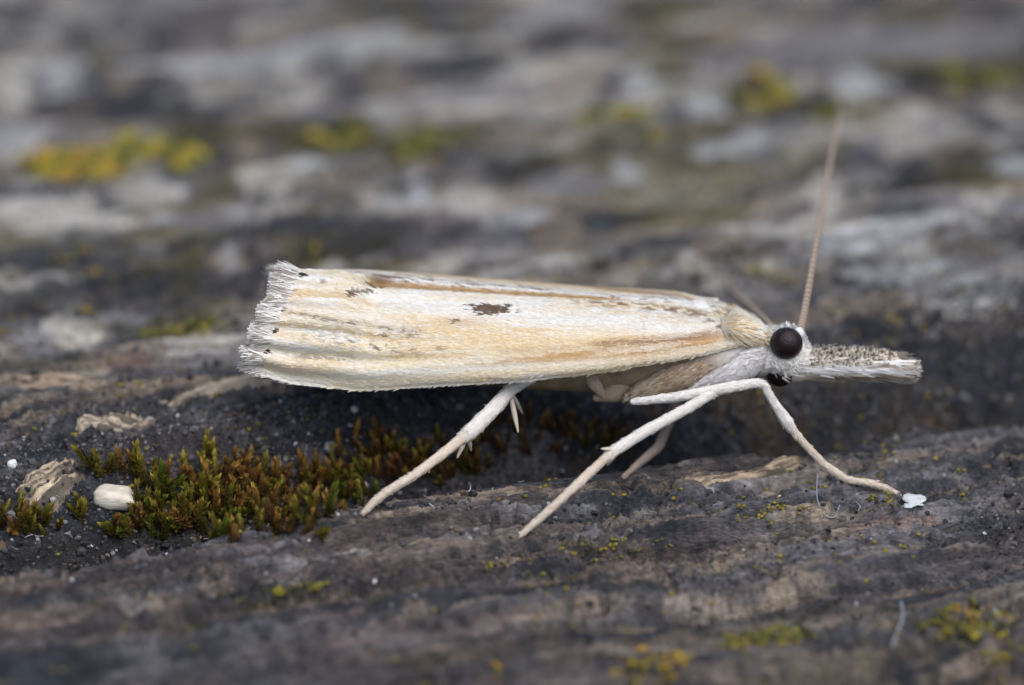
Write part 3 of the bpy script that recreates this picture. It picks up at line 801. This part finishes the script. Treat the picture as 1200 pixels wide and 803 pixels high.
# legs: each one continuous mesh from hip to claw, spurs in the same skin
L_WHITE = np.array([.74, .71, .67]); L_TAN = np.array([.60, .52, .43]); L_BUFF = np.array([.60, .46, .33])
def leg(name, pts, radii, cols, spurs=(), scales=1400, sparse=None, dim=1.0):
    pts = [np.asarray(p, float) for p in pts]
    G_ = tube(pts, radii, 16, 16, .85, .05, 3, linear=True)
    m = G_.shape[0]
    tpos = np.clip((np.arange(m) - 4) / 16.0, 0, len(pts) - 1)
    cols = np.asarray(cols) * dim
    cc = np.stack([np.interp(tpos, np.arange(len(pts)), cols[:, q]) for q in range(3)], -1)
    cg = np.repeat(cc[:, None], 16, 1)
    cg = cg * (.85 + .3 * fbm(np.arange(m)[:, None] * .6, np.arange(16)[None] * .8, 143, 2))[..., None]
    grids = [G_]; cs = [cg]
    for a_, b_, r_ in spurs:
        S = tube([np.asarray(a_), (np.asarray(a_) * .5 + np.asarray(b_) * .5), np.asarray(b_)], [r_ * .8, r_, r_ * .35], 6, 16)
        grids.append(S); cs.append(np.broadcast_to(L_TAN * dim, S.shape))
    V, Fc, C = join_grids(grids, cs)
    o = obj('leg', mesh_np(name, V, Fc, C), M_leg, moth)
    if scales:
        fi = rng.uniform(3, m - 5, scales); fj = rng.uniform(0, 16, scales)
        pos, nn, ti = sample_grid(G_, fi, fj, True)
        cen = G_.mean(1)[fi.astype(int)]
        nn = np.where((np.sum(nn * (pos - cen), 1) < 0)[:, None], -nn, nn)
        dirs = ti + .2 * rng.normal(size=(scales, 3)); dirs -= nn * np.sum(dirs * nn, 1)[:, None]; dirs /= np.linalg.norm(dirs, axis=1)[:, None]
        rad = np.linalg.norm(pos - cen, axis=1)
        obj('scales', scales_mesh(name + '_scales', pos, nn, dirs, rng.uniform(.007, .015, scales), np.minimum(rng.uniform(.002, .0036, scales), rad * .5), rng.uniform(.0, .035, scales), jit(cc[fi.astype(int)] * 1.05, .18), .96), M_scale, o, kind='stuff')
    return o
px2 = 1 / 550.0
fA, fB, fH, fF = ground_hit(1050, 579), ground_hit(608, 630), ground_hit(425, 602), ground_hit(730, 561)
print('feet', fA, fB, fH, fF)
def lerp_y(p0, p1, f):
    return p0 + (p1 - p0) * f
# front leg: long white femur forward to the knee, then down to the timber
yA = fA[1]
k0 = -.17
leg('leg_front', [P(742, 471, -.185), P(790, 466, -.19), P(845, 456, -.185), P(885, 449, k0), P(895, 451, k0), P(905, 469, lerp_y(k0, yA, .15)), P(922, 494, lerp_y(k0, yA, .35)), P(931, 507, lerp_y(k0, yA, .42)), P(948, 526, lerp_y(k0, yA, .55)), P(967, 546, lerp_y(k0, yA, .68)), P(992, 562, lerp_y(k0, yA, .82)), P(1018, 566, lerp_y(k0, yA, .9)), P(1036, 571.5, lerp_y(k0, yA, .96)), P(1050, 578, yA)],
    np.array([4, 6.4, 7.0, 6, 4.6, 5.0, 7.6, 4.6, 4.3, 4.9, 3.9, 4.2, 3.6, 2.4]) * px2 * .96,
    [L_WHITE] * 5 + [L_WHITE, L_WHITE] + [L_TAN * 1.08] * 7, scales=2400)
# middle leg
yB = fB[1]
leg('leg_middle', [P(872, 446, -.10), P(850, 455, -.165), P(834, 461, -.19), P(800, 482, lerp_y(-.19, yB, .2)), P(760, 503, lerp_y(-.19, yB, .38)), P(722, 527, lerp_y(-.19, yB, .55)), P(712, 535, lerp_y(-.19, yB, .6)), P(670, 574, lerp_y(-.19, yB, .8)), P(635, 606, lerp_y(-.19, yB, .92)), P(609, 628, yB)],
    np.array([5, 5.5, 6.0, 6.6, 6.8, 7.0, 5.4, 5.2, 4.6, 3.0]) * px2 * .96, [L_WHITE] * 3 + [L_WHITE * .97] * 2 + [L_WHITE * .95] + [L_TAN * 1.05] * 4,
    spurs=[(P(722, 527, lerp_y(-.19, yB, .55)), P(705, 526, lerp_y(-.19, yB, .55) - .02), 2.6 * px2), (P(724, 530, lerp_y(-.19, yB, .55) + .01), P(712, 545, lerp_y(-.19, yB, .55) + .03), 2.2 * px2)], scales=2200)
# hind leg
yH = fH[1]
hy = lambda f: lerp_y(-.11, yH, f)
leg('leg_hind', [P(640, 436, -.06), P(612, 448, hy(0)), P(598, 457, hy(.1)), P(575, 483, hy(.3)), P(550, 507, hy(.5)), P(541, 514, hy(.55)), P(515, 535, hy(.7)), P(486, 557, hy(.83)), P(458, 573, hy(.92)), P(440, 587, hy(.97)), P(427, 600, yH)],
    np.array([7, 7.5, 8.0, 9.6, 9.8, 6.6, 6.0, 5.4, 5.0, 4.6, 3.2]) * px2 * .96, [L_WHITE * .9, L_WHITE, L_WHITE, L_WHITE * .95, L_WHITE * .93] + [L_TAN * 1.08] * 6,
    spurs=[(P(599, 466, hy(.12)), P(607, 506, hy(.12) - .03), 3.1 * px2), (P(546, 513, hy(.52)), P(536, 536, hy(.5) - .02), 2.9 * px2), (P(549, 512, hy(.5)), P(552, 528, hy(.5) + .02), 2.6 * px2), (P(600, 462, hy(.12) + .01), P(612, 484, hy(.12) + .05), 2.6 * px2)], scales=2200)
# legs of the far side
yF = fF[1]
leg('leg_middle_far', [P(800, 452, .08), P(785, 490, .10), P(772, 524, (yF + .1) / 2), P(757, 536, lerp_y(.1, yF, .7)), P(731, 559, yF)], np.array([6, 6.5, 6.5, 5.5, 3.5]) * px2, [np.array([.30, .24, .2])] * 5, scales=500)
leg('leg_front_far', [P(880, 425, .06), P(850, 432, .10), P(805, 438, .11), P(760, 446, .09)], np.array([6, 6, 5, 3]) * px2, [L_WHITE * .8] * 4, scales=0)
q2 = np.array([-.26, .34, gz(-.26, .34)])
leg('leg_hind_far', [P(640, 426, .06), np.array([.0, .16, .19]), np.array([-.14, .26, gz(-.14, .26) + .05]), q2 + [0, 0, .006]], np.array([6, 7, 6, 3]) * px2, [L_WHITE * .8] * 4, scales=0)

# ------------------------------------------------------------------ on the timber
M_wood = tint_mat('bare_wood', .8, 60, .25, .004, 160, spec=.2, stretch=(.25, 1, 1, -GA))
def splinter(pts, widths, thick, colour, name='splinter', lift=.004):
    """a thin ragged sheet of bare wood fibres, part of the weathered surface"""
    base = np.array([ground_hit(*p) for p in pts])
    m, q = 110, 45
    cen = catmull(base, m)
    f = np.linspace(0, 1, m)
    sd_i = int(abs(pts[0][0]) + pts[0][1])
    wd = np.interp(f, np.linspace(0, 1, len(widths)), widths) / 550.0 / math.sin(PITCH) * .5
    tan = np.gradient(cen, axis=0); tan[:, 2] = 0; tan /= np.linalg.norm(tan, axis=1)[:, None]
    sd_ = np.stack([-tan[:, 1], tan[:, 0], np.zeros(m)], -1)
    w = np.linspace(-1, 1, q)
    jag = 1 + .5 * (fbm(f * 9, f * 0 + 3.3, sd_i, 3) - .5)
    jag2 = 1 + .5 * (fbm(f * 9, f * 0 + 9.3, sd_i, 3) - .5)
    wj = np.where(w[None] < 0, jag[:, None], jag2[:, None])
    XY = cen[:, None] + sd_[:, None] * (wd[:, None] * w[None] * wj)[..., None]
    low = cen[:, 2].copy()
    z0 = height(XY[..., 0], XY[..., 1])
    zs = smooth_cols(z0, 21)
    # each strand of fibres starts and stops on its own
    a0 = .42 * vnoise(np.arange(q) * .6, np.full(q, .3), sd_i) ** 1.3; a1 = 1 - .42 * vnoise(np.arange(q) * .6, np.full(q, 7.3), sd_i + 1) ** 1.3
    endm = sstep(0, .05, f[:, None] - a0[None]) * sstep(0, .05, a1[None] - f[:, None]) * sstep(1.0, .86, np.abs(w))[None]
    grain = fbm(f[:, None] * 4, np.arange(q)[None] * .6, sd_i + 2, 4, .6) - .5
    Z = zs + lift + thick * (.5 + 2.2 * grain)
    Z = np.where(endm > .02, np.maximum(Z, z0 + .0015), Z)
    Z = Z * endm + (z0 - .012) * (1 - endm)
    G_ = np.concatenate([XY[..., :2], Z[..., None]], -1)
    cs_ = np.asarray(colour)[None, None] * (.25 + 1.5 * fbm(f[:, None] * 3, np.arange(q)[None] * .7, sd_i + 5, 4, .6))[..., None]
    cs_ = mix(cs_, np.array([.07, .06, .055]), .85 * sstep(.50, .60, fbm(f[:, None] * 3.5, np.arange(q)[None] * .38, sd_i + 8, 4)))
    V, Fc, C = join_grids([G_], [cs_], False)
    return obj(name, mesh_np(name, V, Fc[:, ::-1], C), M_wood, ground)
splinter([(790, 572), (850, 563), (905, 556), (957, 548)], [1.6, 3.4, 2.8, 1.4], .012, (.42, .33, .24))
splinter([(15, 588), (50, 571), (98, 549)], [8, 18, 10], .014, (.46, .38, .27))
splinter([(82, 500), (130, 492), (190, 484)], [4, 9, 7], .012, (.50, .42, .32))
splinter([(180, 474), (240, 465), (310, 451), (350, 447)], [4, 8, 9, 4], .014, (.46, .40, .33))
splinter([(0, 452), (60, 449), (130, 440)], [8, 12, 8], .012, (.36, .28, .21))

# small loose pieces
def pebble(px, py, ax, ay, az, colour, rot, name, label, cat, group=None, seed=0, mat=None, lump=.22):
    p = ground_hit(px, py)
    a = np.linspace(0, math.pi, 14); bb = np.linspace(0, 2 * math.pi, 20, endpoint=False)
    A, B_ = np.meshgrid(a, bb, indexing='ij')
    q = np.stack([np.cos(A), np.sin(A) * np.cos(B_), np.sin(A) * np.sin(B_)], -1)
    q = np.sign(q) * np.abs(q) ** .75
    q *= (1 + lump * (fbm(q[..., 0] * 1.5 + 4, q[..., 1] * 1.5 + q[..., 2], seed, 2) - .5) * 2)[..., None]
    q = q * [ax, ay, az]
    cr, sr = math.cos(rot), math.sin(rot)
    x = q[..., 0] * cr - q[..., 2] * sr; z = q[..., 0] * sr + q[..., 2] * cr
    G_ = np.stack([x, q[..., 1], z], -1)
    zmin = G_[..., 2].min()
    V, Fc, C = join_grids([G_], [np.asarray(colour)[None, None] * (.85 + .3 * fbm(G_[..., 0] * 60, G_[..., 2] * 60 + G_[..., 1] * 40, 163 + seed, 2))[..., None]])
    o = obj(name, mesh_np(name, V, Fc, C), mat or M_wood, None, label, cat, group)
    o.location = (p[0], p[1] + .01, max(p[2], gz(p[0], p[1])) - zmin * .55)
    return o
pebble(135, 594, .046, .034, .023, (.72, .66, .55), -.06, 'wood_chip', 'smooth cream coloured chip lying on the dark green moss', 'chip')
pebble(1070, 592, .025, .030, .0035, (.62, .66, .66), .12, 'lichen_flake', 'tiny pale bluish flake lying beside the front foot of the moth', 'flake', lump=.7, seed=8)
pebble(14, 556, .011, .010, .009, (.75, .78, .80), .1, 'white_grain', 'tiny white grain on the pale bare wood sliver', 'grain', seed=3)
pebble(388, 535, .016, .012, .012, (.34, .36, .37), .3, 'stone_grain', 'small grey stone grain beside the brown moss under the wing tip', 'grain', seed=5)

# lichen: clusters of rounded golden granules
ICO = None
import bmesh
bm = bmesh.new(); bmesh.ops.create_icosphere(bm, subdivisions=2, radius=1.0)
ICO2 = (np.array([v.co[:] for v in bm.verts]), np.array([[v.index for v in f.verts] for f in bm.faces])); bm.free()
ICO0 = (np.array([[1, 0, 0], [-1, 0, 0], [0, 1, 0], [0, -1, 0], [0, 0, 1], [0, 0, -1.]]), np.array([[0, 2, 4], [2, 1, 4], [1, 3, 4], [3, 0, 4], [2, 0, 5], [1, 2, 5], [3, 1, 5], [0, 3, 5]]))
bm = bmesh.new(); bmesh.ops.create_icosphere(bm, subdivisions=1, radius=1.0)
ICO1 = (np.array([v.co[:] for v in bm.verts]), np.array([[v.index for v in f.verts] for f in bm.faces])); bm.free()
def blobs(name, pos, rad, cols, ico, squash=.75, lumpy=.8, smooth=True):
    v, f = ico; k = len(pos)
    rough = 1 + lumpy * (rng.random((k, len(v), 1)) - .5)
    V = v[None] * rough * rad[:, None, None] * np.array([1, 1, squash]) + pos[:, None]
    Fc = (f[None] + (np.arange(k) * len(v))[:, None, None]).reshape(-1, 3)
    C = np.repeat(cols[:, None], len(v), 1)
    return mesh_np(name, V.reshape(-1, 3), Fc, C.reshape(-1, 3), smooth)
M_lichen = tint_mat('lichen', .8, 120, .25, .003, 250, spec=.2)
M_grit = tint_mat('grit_grain', .7, 120, .25, .002, 250, spec=.3)
LY = np.array([.29, .235, .032]); LO = np.array([.32, .20, .03]); LG = np.array([.19, .18, .04]); LK = np.array([.07, .07, .028])
def lichen(px, py, rx, ry, k, r, pal, label, group=None):
    p = ground_hit(px, py); sc = np.dot(p - CAM, fwd) / DIST
    k = int(k * 1.25); a = rng.uniform(0, 2 * math.pi, k); q = np.sqrt(rng.random(k)) * rng.choice([1, 1, 1.45], k)
    jx = np.cos(a) * q * rx / 550 * sc; jy = np.sin(a) * q * ry / 550 * sc / math.sin(PITCH)
    ex = p[0] + jx * math.cos(.2) - jy * math.sin(.2) * .5; ey = p[1] + jy + jx * .25
    m = fbm(ex * 9, ey * 9, 173, 2) > (.46 if r < .0145 else .38)
    pal = list(pal) + [LK, LK * .8]
    ex, ey = ex[m], ey[m]; k = len(ex)
    rad = rng.uniform(.5, 1.3, k) * r
    pos = np.stack([ex, ey, height(ex, ey) + rad * .25], -1)
    cc = np.asarray(pal)[rng.choice(len(pal), k)] * rng.uniform(.7, 1.25, k)[:, None]
    if r < .0145:
        SPARSE.append((pos, rad, cc)); return None
    o = obj('lichen_patch', mesh_np_center('lichen_patch', pos, rad, cc, ICO2 if r > .012 else ICO1), M_lichen, None, label, 'lichen', group)
    return o
SPARSE = []
def mesh_np_center(name, pos, rad, cc, ico):
    return blobs(name, pos, rad, cc, ico)
lichen(95, 195, 52, 15, 200, .020, [LY, LY, LO, LG], 'broad mustard lichen patch above the long pale bare wood')
lichen(155, 180, 32, 14, 120, .018, [LY, LG], 'dull mustard lichen joining the broad patch beside the dark streak')
lichen(212, 188, 18, 9, 60, .018, [LG, LY], 'small green yellow lichen tuft beside the tan knot of wood')
lichen(722, 143, 40, 11, 180, .020, [LY, LG, LY], 'bright yellow green lichen cushion on the wood behind the middle of the moth')
lichen(890, 125, 26, 14, 150, .020, [LY, LG, LO], 'yellow olive lichen cushion beside the round whitish patch of bare wood')
lichen(958, 128, 18, 9, 26, .018, [LG, LK], 'dark green lichen tuft near the tip of the raised antenna')
lichen(1140, 100, 50, 9, 130, .018, [LG, LK], 'thin olive lichen streak beyond the white patch near the antenna tip')
lichen(400, 170, 22, 12, 90, .018, [LY, LG, LK], 'dull olive lichen clump above the wing tip of the moth')
lichen(505, 165, 45, 11, 120, .016, [LG, LK, LK], 'dark olive lichen spread above the brown spotted wing')
lichen(210, 390, 45, 10, 130, .0085, [LY, LY, LG], 'yellow lichen granules on the dark crust beside the wing fringe')
lichen(60, 330, 60, 40, 70, .009, [LY, LO, LG], 'sparse orange yellow lichen dots on the dark crust below pale wood')
lichen(350, 275, 40, 15, 40, .010, [LY, LG], 'sparse yellow lichen dots just above the wing tip')
lichen(870, 752, 55, 10, 90, .012, [LY, LY, LG], 'yellow lichen granules along the dark hollow of the front timber')
lichen(935, 748, 18, 8, 18, .013, [LY, LG], 'few green yellow lichen granules at the end of the dark hollow')
lichen(765, 782, 34, 13, 40, .014, [LO, LO, LY], 'orange lichen granules at the rim of the front timber')
lichen(600, 790, 30, 8, 16, .012, [LO, LG], 'faint orange lichen granules on the smooth dark front timber')
lichen(1120, 722, 75, 12, 70, .010, [LY, LO, LG], 'yellow orange lichen granules beside the hanging grey web thread')
lichen(1170, 760, 40, 8, 30, .012, [LY, LG], 'mustard lichen granules under the dark gap of the front timber')
lichen(880, 605, 60, 10, 80, .0065, [LY, LY, LG], 'fine yellow lichen dots below the long tan splinter')
lichen(1010, 598, 60, 8, 60, .0065, [LY, LG, LY], 'fine yellow lichen dots under the front foot of the moth')
lichen(1150, 575, 45, 12, 80, .0065, [LY, LO], 'golden lichen dots on the ridge past the pale bluish flake')
lichen(90, 740, 60, 10, 34, .012, [LY, LG], 'green yellow lichen granules on the dark front timber below the mossy split')
lichen(220, 735, 60, 9, 40, .012, [LY, LG], 'dull yellow lichen granules in the shallow groove of the front timber')
lichen(340, 705, 60, 9, 40, .010, [LG, LY, LK], 'olive lichen granules in the groove beside the tan wood streaks')
lichen(620, 660, 60, 8, 24, .008, [LY, LG], 'yellow lichen dots beside the thin tan splinter')
lichen(730, 645, 50, 8, 30, .008, [LY, LG], 'yellow green lichen dots below the middle foot of the moth')
lichen(890, 310, 34, 10, 40, .011, [LG, LY, LK], 'olive lichen behind the shoulder of the moth')
lichen(1060, 400, 90, 26, 34, .008, [LY, LO], 'sparse golden lichen dots on the dark bank behind the snout')

# sharp grit, specks and lichen crumbs spread over the timber (too many to count)
def scatter(k, xr, yr, dens):
    x = rng.uniform(*xr, k); y = rng.uniform(*yr, k)
    g_, n_ = coords(x, y)
    m = rng.random(k) < dens(x, y, g_, n_)
    return x[m], y[m]
x, y = scatter(60000, (-1.3, 1.3), (-.75, .75), lambda x, y, g_, n_: .05 + .70 * sstep(-.22, -.15, n_) * sstep(.42, .12, n_) + .15 * (fbm(x * 6, y * 6, 183, 2) > .55))
k = len(x); rad = rng.uniform(.0016, .0055, k) * np.where(rng.random(k) < .10, 1.9, 1)
pal = np.array([[.03, .03, .034], [.07, .07, .078], [.15, .145, .15], [.28, .28, .29], [.60, .60, .62], [.10, .07, .045]])
cc = pal[rng.choice(6, k, p=[.44, .30, .14, .035, .007, .078])] * rng.uniform(.7, 1.3, k)[:, None]
cc = np.where((y > .12)[:, None], np.minimum(cc, .12), cc)
obj('grit', blobs('grit', np.stack([x, y, height(x, y) + rad * .2], -1), rad, cc, ICO1, .9, 1.0, False), M_grit, None, 'fine dark grit and grey grains strewn over the timber and in its split', 'grit', kind='stuff')
x, y = scatter(7000, (-1.35, 1.35), (-1.3, 1.6), lambda x, y, g_, n_: .55 * sstep(.55, .66, fbm(x * 4, y * 4, 193, 2)) + .02)
k = len(x); rad = rng.uniform(.0025, .0065, k)
cc = np.array([LY, LG, LO])[rng.choice(3, k, p=[.5, .48, .02])] * rng.uniform(.6, 1.1, k)[:, None]
pos = np.stack([x, y, height(x, y) + rad * .2], -1)
for a_, b_, c_ in SPARSE:
    # each dot is a crumbly knot of smaller grains
    for q in range(4):
        pos = np.vstack([pos, a_ + rng.normal(size=a_.shape) * b_[:, None] * [.9, .9, .2]]); rad = np.concatenate([rad, b_ * rng.uniform(.35, .65, len(b_))]); cc = np.vstack([cc, c_ * rng.uniform(.75, 1.2, len(b_))[:, None]])
obj('lichen_crumbs', blobs('lichen_crumbs', pos, rad, cc, ICO1), M_lichen, None, 'tiny yellow lichen crumbs strewn over the timber', 'lichen', kind='stuff')

# pale fibres and dust hairs
def fibre_grid(p, L, r, ang, bend, lift):
    a = np.linspace(0, 1, 7)
    x = p[0] + math.cos(ang) * a * L + bend * np.sin(a * math.pi) * -math.sin(ang)
    y = p[1] + math.sin(ang) * a * L + bend * np.sin(a * math.pi) * math.cos(ang)
    z = height(x, y) * .5 + p[2] * .5 + .004 + lift * a
    return np.stack([x, y, z], -1)
x, y = scatter(900, (-1.25, 1.25), (-.5, .45), lambda x, y, g_, n_: .5 * sstep(-.22, -.15, n_) * sstep(.3, .1, n_) + .03)
grids, cs = [], []
for i in range(len(x)):
    pts = fibre_grid((x[i], y[i], gz(x[i], y[i])), random.uniform(.008, .026), 0, random.uniform(0, 6.28), random.uniform(-.006, .006), random.uniform(0, .012))
    grids.append(tube(pts[::3], [.0003, .0005, .0003], 3, 5)); cs.append(np.array([.5, .5, .52]) * random.uniform(.5, 1.3))
V, Fc, C = join_grids(grids, [np.clip(q, 0, .8) for q in cs])
M_fibre = tint_mat('pale_fibre', .6, 100, .1, 0, spec=.3)
obj('fibre_dust', mesh_np('fibre_dust', V, Fc, C), M_fibre, None, 'short pale dust fibres caught on the grit in the split', 'fibres', kind='stuff')
def thread(pts, r, colour, label):
    base = []
    for px, py, up in pts:
        h_ = ground_hit(px, py + up); q = P(px, py, h_[1]); base.append(q if up else h_ + [0, 0, r * 2 + .006])
    G_ = tube(base, [r] * len(base), 10, 8)
    V, Fc, C = join_grids([G_], [np.asarray(colour)])
    return obj('web_thread', mesh_np('web_thread', V, Fc, C), M_fibre, None, label, 'thread')
thread([(958, 556, 12), (957, 575, 10), (959, 590, 4), (966, 608, 0), (978, 606, 2), (984, 592, 4)], .0012, (.26, .27, .32), 'grey curled thread hanging under the front foot of the moth')
thread([(1056, 706, 10), (1058, 722, 8), (1050, 745, 3), (1046, 762, 0)], .0026, (.28, .29, .33), 'thick pale grey web thread on the front timber by the orange lichen')
thread([(1003, 588, 4), (1008, 598, 0), (1002, 607, 0)], .0011, (.35, .35, .38), 'short pale thread on the ridge just under the tarsus of the front leg')
thread([(538, 568, 5), (549, 565, 6), (551, 574, 3), (545, 582, 0)], .0016, (.42, .42, .44), 'small white curl of thread in the moss under the hind leg')
thread([(497, 580, 2), (503, 590, 1), (508, 598, 0)], .0012, (.50, .55, .58), 'short straight white hair below the hind foot joint')

# ------------------------------------------------------------------ moss: leafy shoots in the split
M_moss = tint_mat('moss_leaf', .6, 80, .2, 0, spec=.3, trans=.3)
def shoot_mesh(name, cbase, ctip, seed, nl=50, h=.052):
    r_ = np.random.default_rng(seed)
    V, Fc, C = [], [], []
    stem = tube([(0, 0, -.02), (r_.normal() * .004, r_.normal() * .004, h * .5), (r_.normal() * .008, r_.normal() * .008, h)], [.0025, .002, .0012], 3, 5)
    sv, sf, sc_ = join_grids([stem], [np.asarray(cbase) * .6])
    V.append(sv); Fc.append(sf); C.append(sc_); off = len(sv)
    for i in range(nl):
        f = i / (nl - 1); z = h * (.12 + .88 * f); a = i * 2.4 + r_.normal() * .3
        L = .0140 * (1.0 - .25 * f) * r_.uniform(.7, 1.3); w = .0065 * r_.uniform(.8, 1.2)
        el = .45 + .9 * f ** 1.5 + r_.normal() * .3
        d = np.array([math.cos(a) * math.cos(el), math.sin(a) * math.cos(el), math.sin(el)]); s_ = np.array([-math.sin(a), math.cos(a), 0]); u_ = np.cross(d, s_)
        b0 = np.array([0, 0, z]) + d * .001
        mid = b0 + d * L * .5 + u_ * -.001; tip = b0 + d * L * .9 + np.array([0, 0, L * r_.uniform(-.1, .45)])
        V.append(np.array([b0 - s_ * w * .4, b0 + s_ * w * .4, mid - s_ * w * .5, mid + s_ * w * .5, tip - s_ * w * .06, tip + s_ * w * .06]))
        Fc.append(np.array([[0, 1, 3, 2], [2, 3, 5, 4]]) + off); off += 6
        cc = (np.asarray(cbase) * (1 - f) + np.asarray(ctip) * f) * r_.uniform(.75, 1.3)
        C.append(np.tile(cc, (6, 1)))
    return mesh_np(name, np.vstack(V), np.vstack(Fc), np.vstack(C))
G1 = ((.06, .045, .012), (.24, .20, .030)); G2 = ((.09, .05, .016), (.34, .19, .045)); G3 = ((.05, .05, .012), (.16, .20, .022)); G4 = ((.07, .035, .014), (.24, .12, .045)); G5 = ((.09, .07, .012), (.40, .32, .05))
SH = {}
for key, (cb, ct) in dict(g=G1, o=G2, e=G3, b=G4, y=G5).items():
    SH[key] = [shoot_mesh('shoot', cb, ct, 10 + q + ord(key), h=[.045, .058, .036][q]) for q in range(3)]
    for m_ in SH[key]:
        m_.materials.append(M_moss)
def moss(label, spots, group=None):
    """spots: (px, py, rx, ry, count, kinds, scale)"""
    p0 = ground_hit(spots[0][0], spots[0][1])
    root = bpy.data.objects.new('moss_clump', None); col.objects.link(root); root.empty_display_size = .03
    root.location = p0; root['label'] = label; root['category'] = 'moss'
    if group:
        root['group'] = group
    for px, py, rx, ry, k, kinds, s in spots:
        for i in range(k):
            a = random.uniform(0, 6.283); q = math.sqrt(random.random())
            p = ground_hit(px + math.cos(a) * q * rx, py + math.sin(a) * q * ry)
            o = bpy.data.objects.new('shoot', random.choice(SH[random.choice(kinds)])); col.objects.link(o); o.parent = root
            o.location = (p[0] - p0[0], p[1] - p0[1] + .01, gz(p[0], p[1] + .01) - p0[2] - .004)
            ss = s * random.uniform(.75, 1.25)
            o.scale = (ss, ss, ss * random.uniform(.85, 1.2))
            o.rotation_euler = (random.gauss(.12, .32), random.gauss(.05, .32), random.uniform(0, 6.28))
    return root
CHIP = (135, 594)
moss('large olive and rusty moss cushion filling the split behind the front timber', [(215, 612, 60, 20, 46, 'ggeo', 1.2), (290, 600, 70, 28, 60, 'ogbyo', 1.15), (180, 572, 40, 12, 16, 'gyo', 1.1), (330, 622, 60, 12, 26, 'ego', 1.1), (380, 585, 40, 22, 34, 'obgo', 1.0), (300, 570, 60, 10, 24, 'obo', .9), (165, 634, 45, 9, 26, 'geo', 1.0), (255, 632, 50, 7, 26, 'gego', 1.0)])
moss('brown moss clump on the bank under the hind leg of the moth', [(450, 555, 55, 22, 44, 'oboy', .9), (420, 588, 30, 12, 16, 'gge', .9), (520, 560, 55, 20, 34, 'obbg', .85)])
moss('rusty moss tufts in the dark split between hind and middle legs', [(610, 525, 50, 22, 24, 'bob', .75), (680, 520, 40, 18, 18, 'bo', .7), (690, 545, 25, 8, 8, 'go', .6)])
moss('small olive moss tuft beside the pale bare sliver of wood', [(30, 626, 40, 8, 26, 'gog', .9), (88, 612, 10, 5, 7, 'yg', .8), (120, 565, 14, 6, 8, 'g', 1.0)])
moss('single bright yellow moss tuft above the large moss cushion', [(243, 545, 9, 4, 9, 'y', .8)])
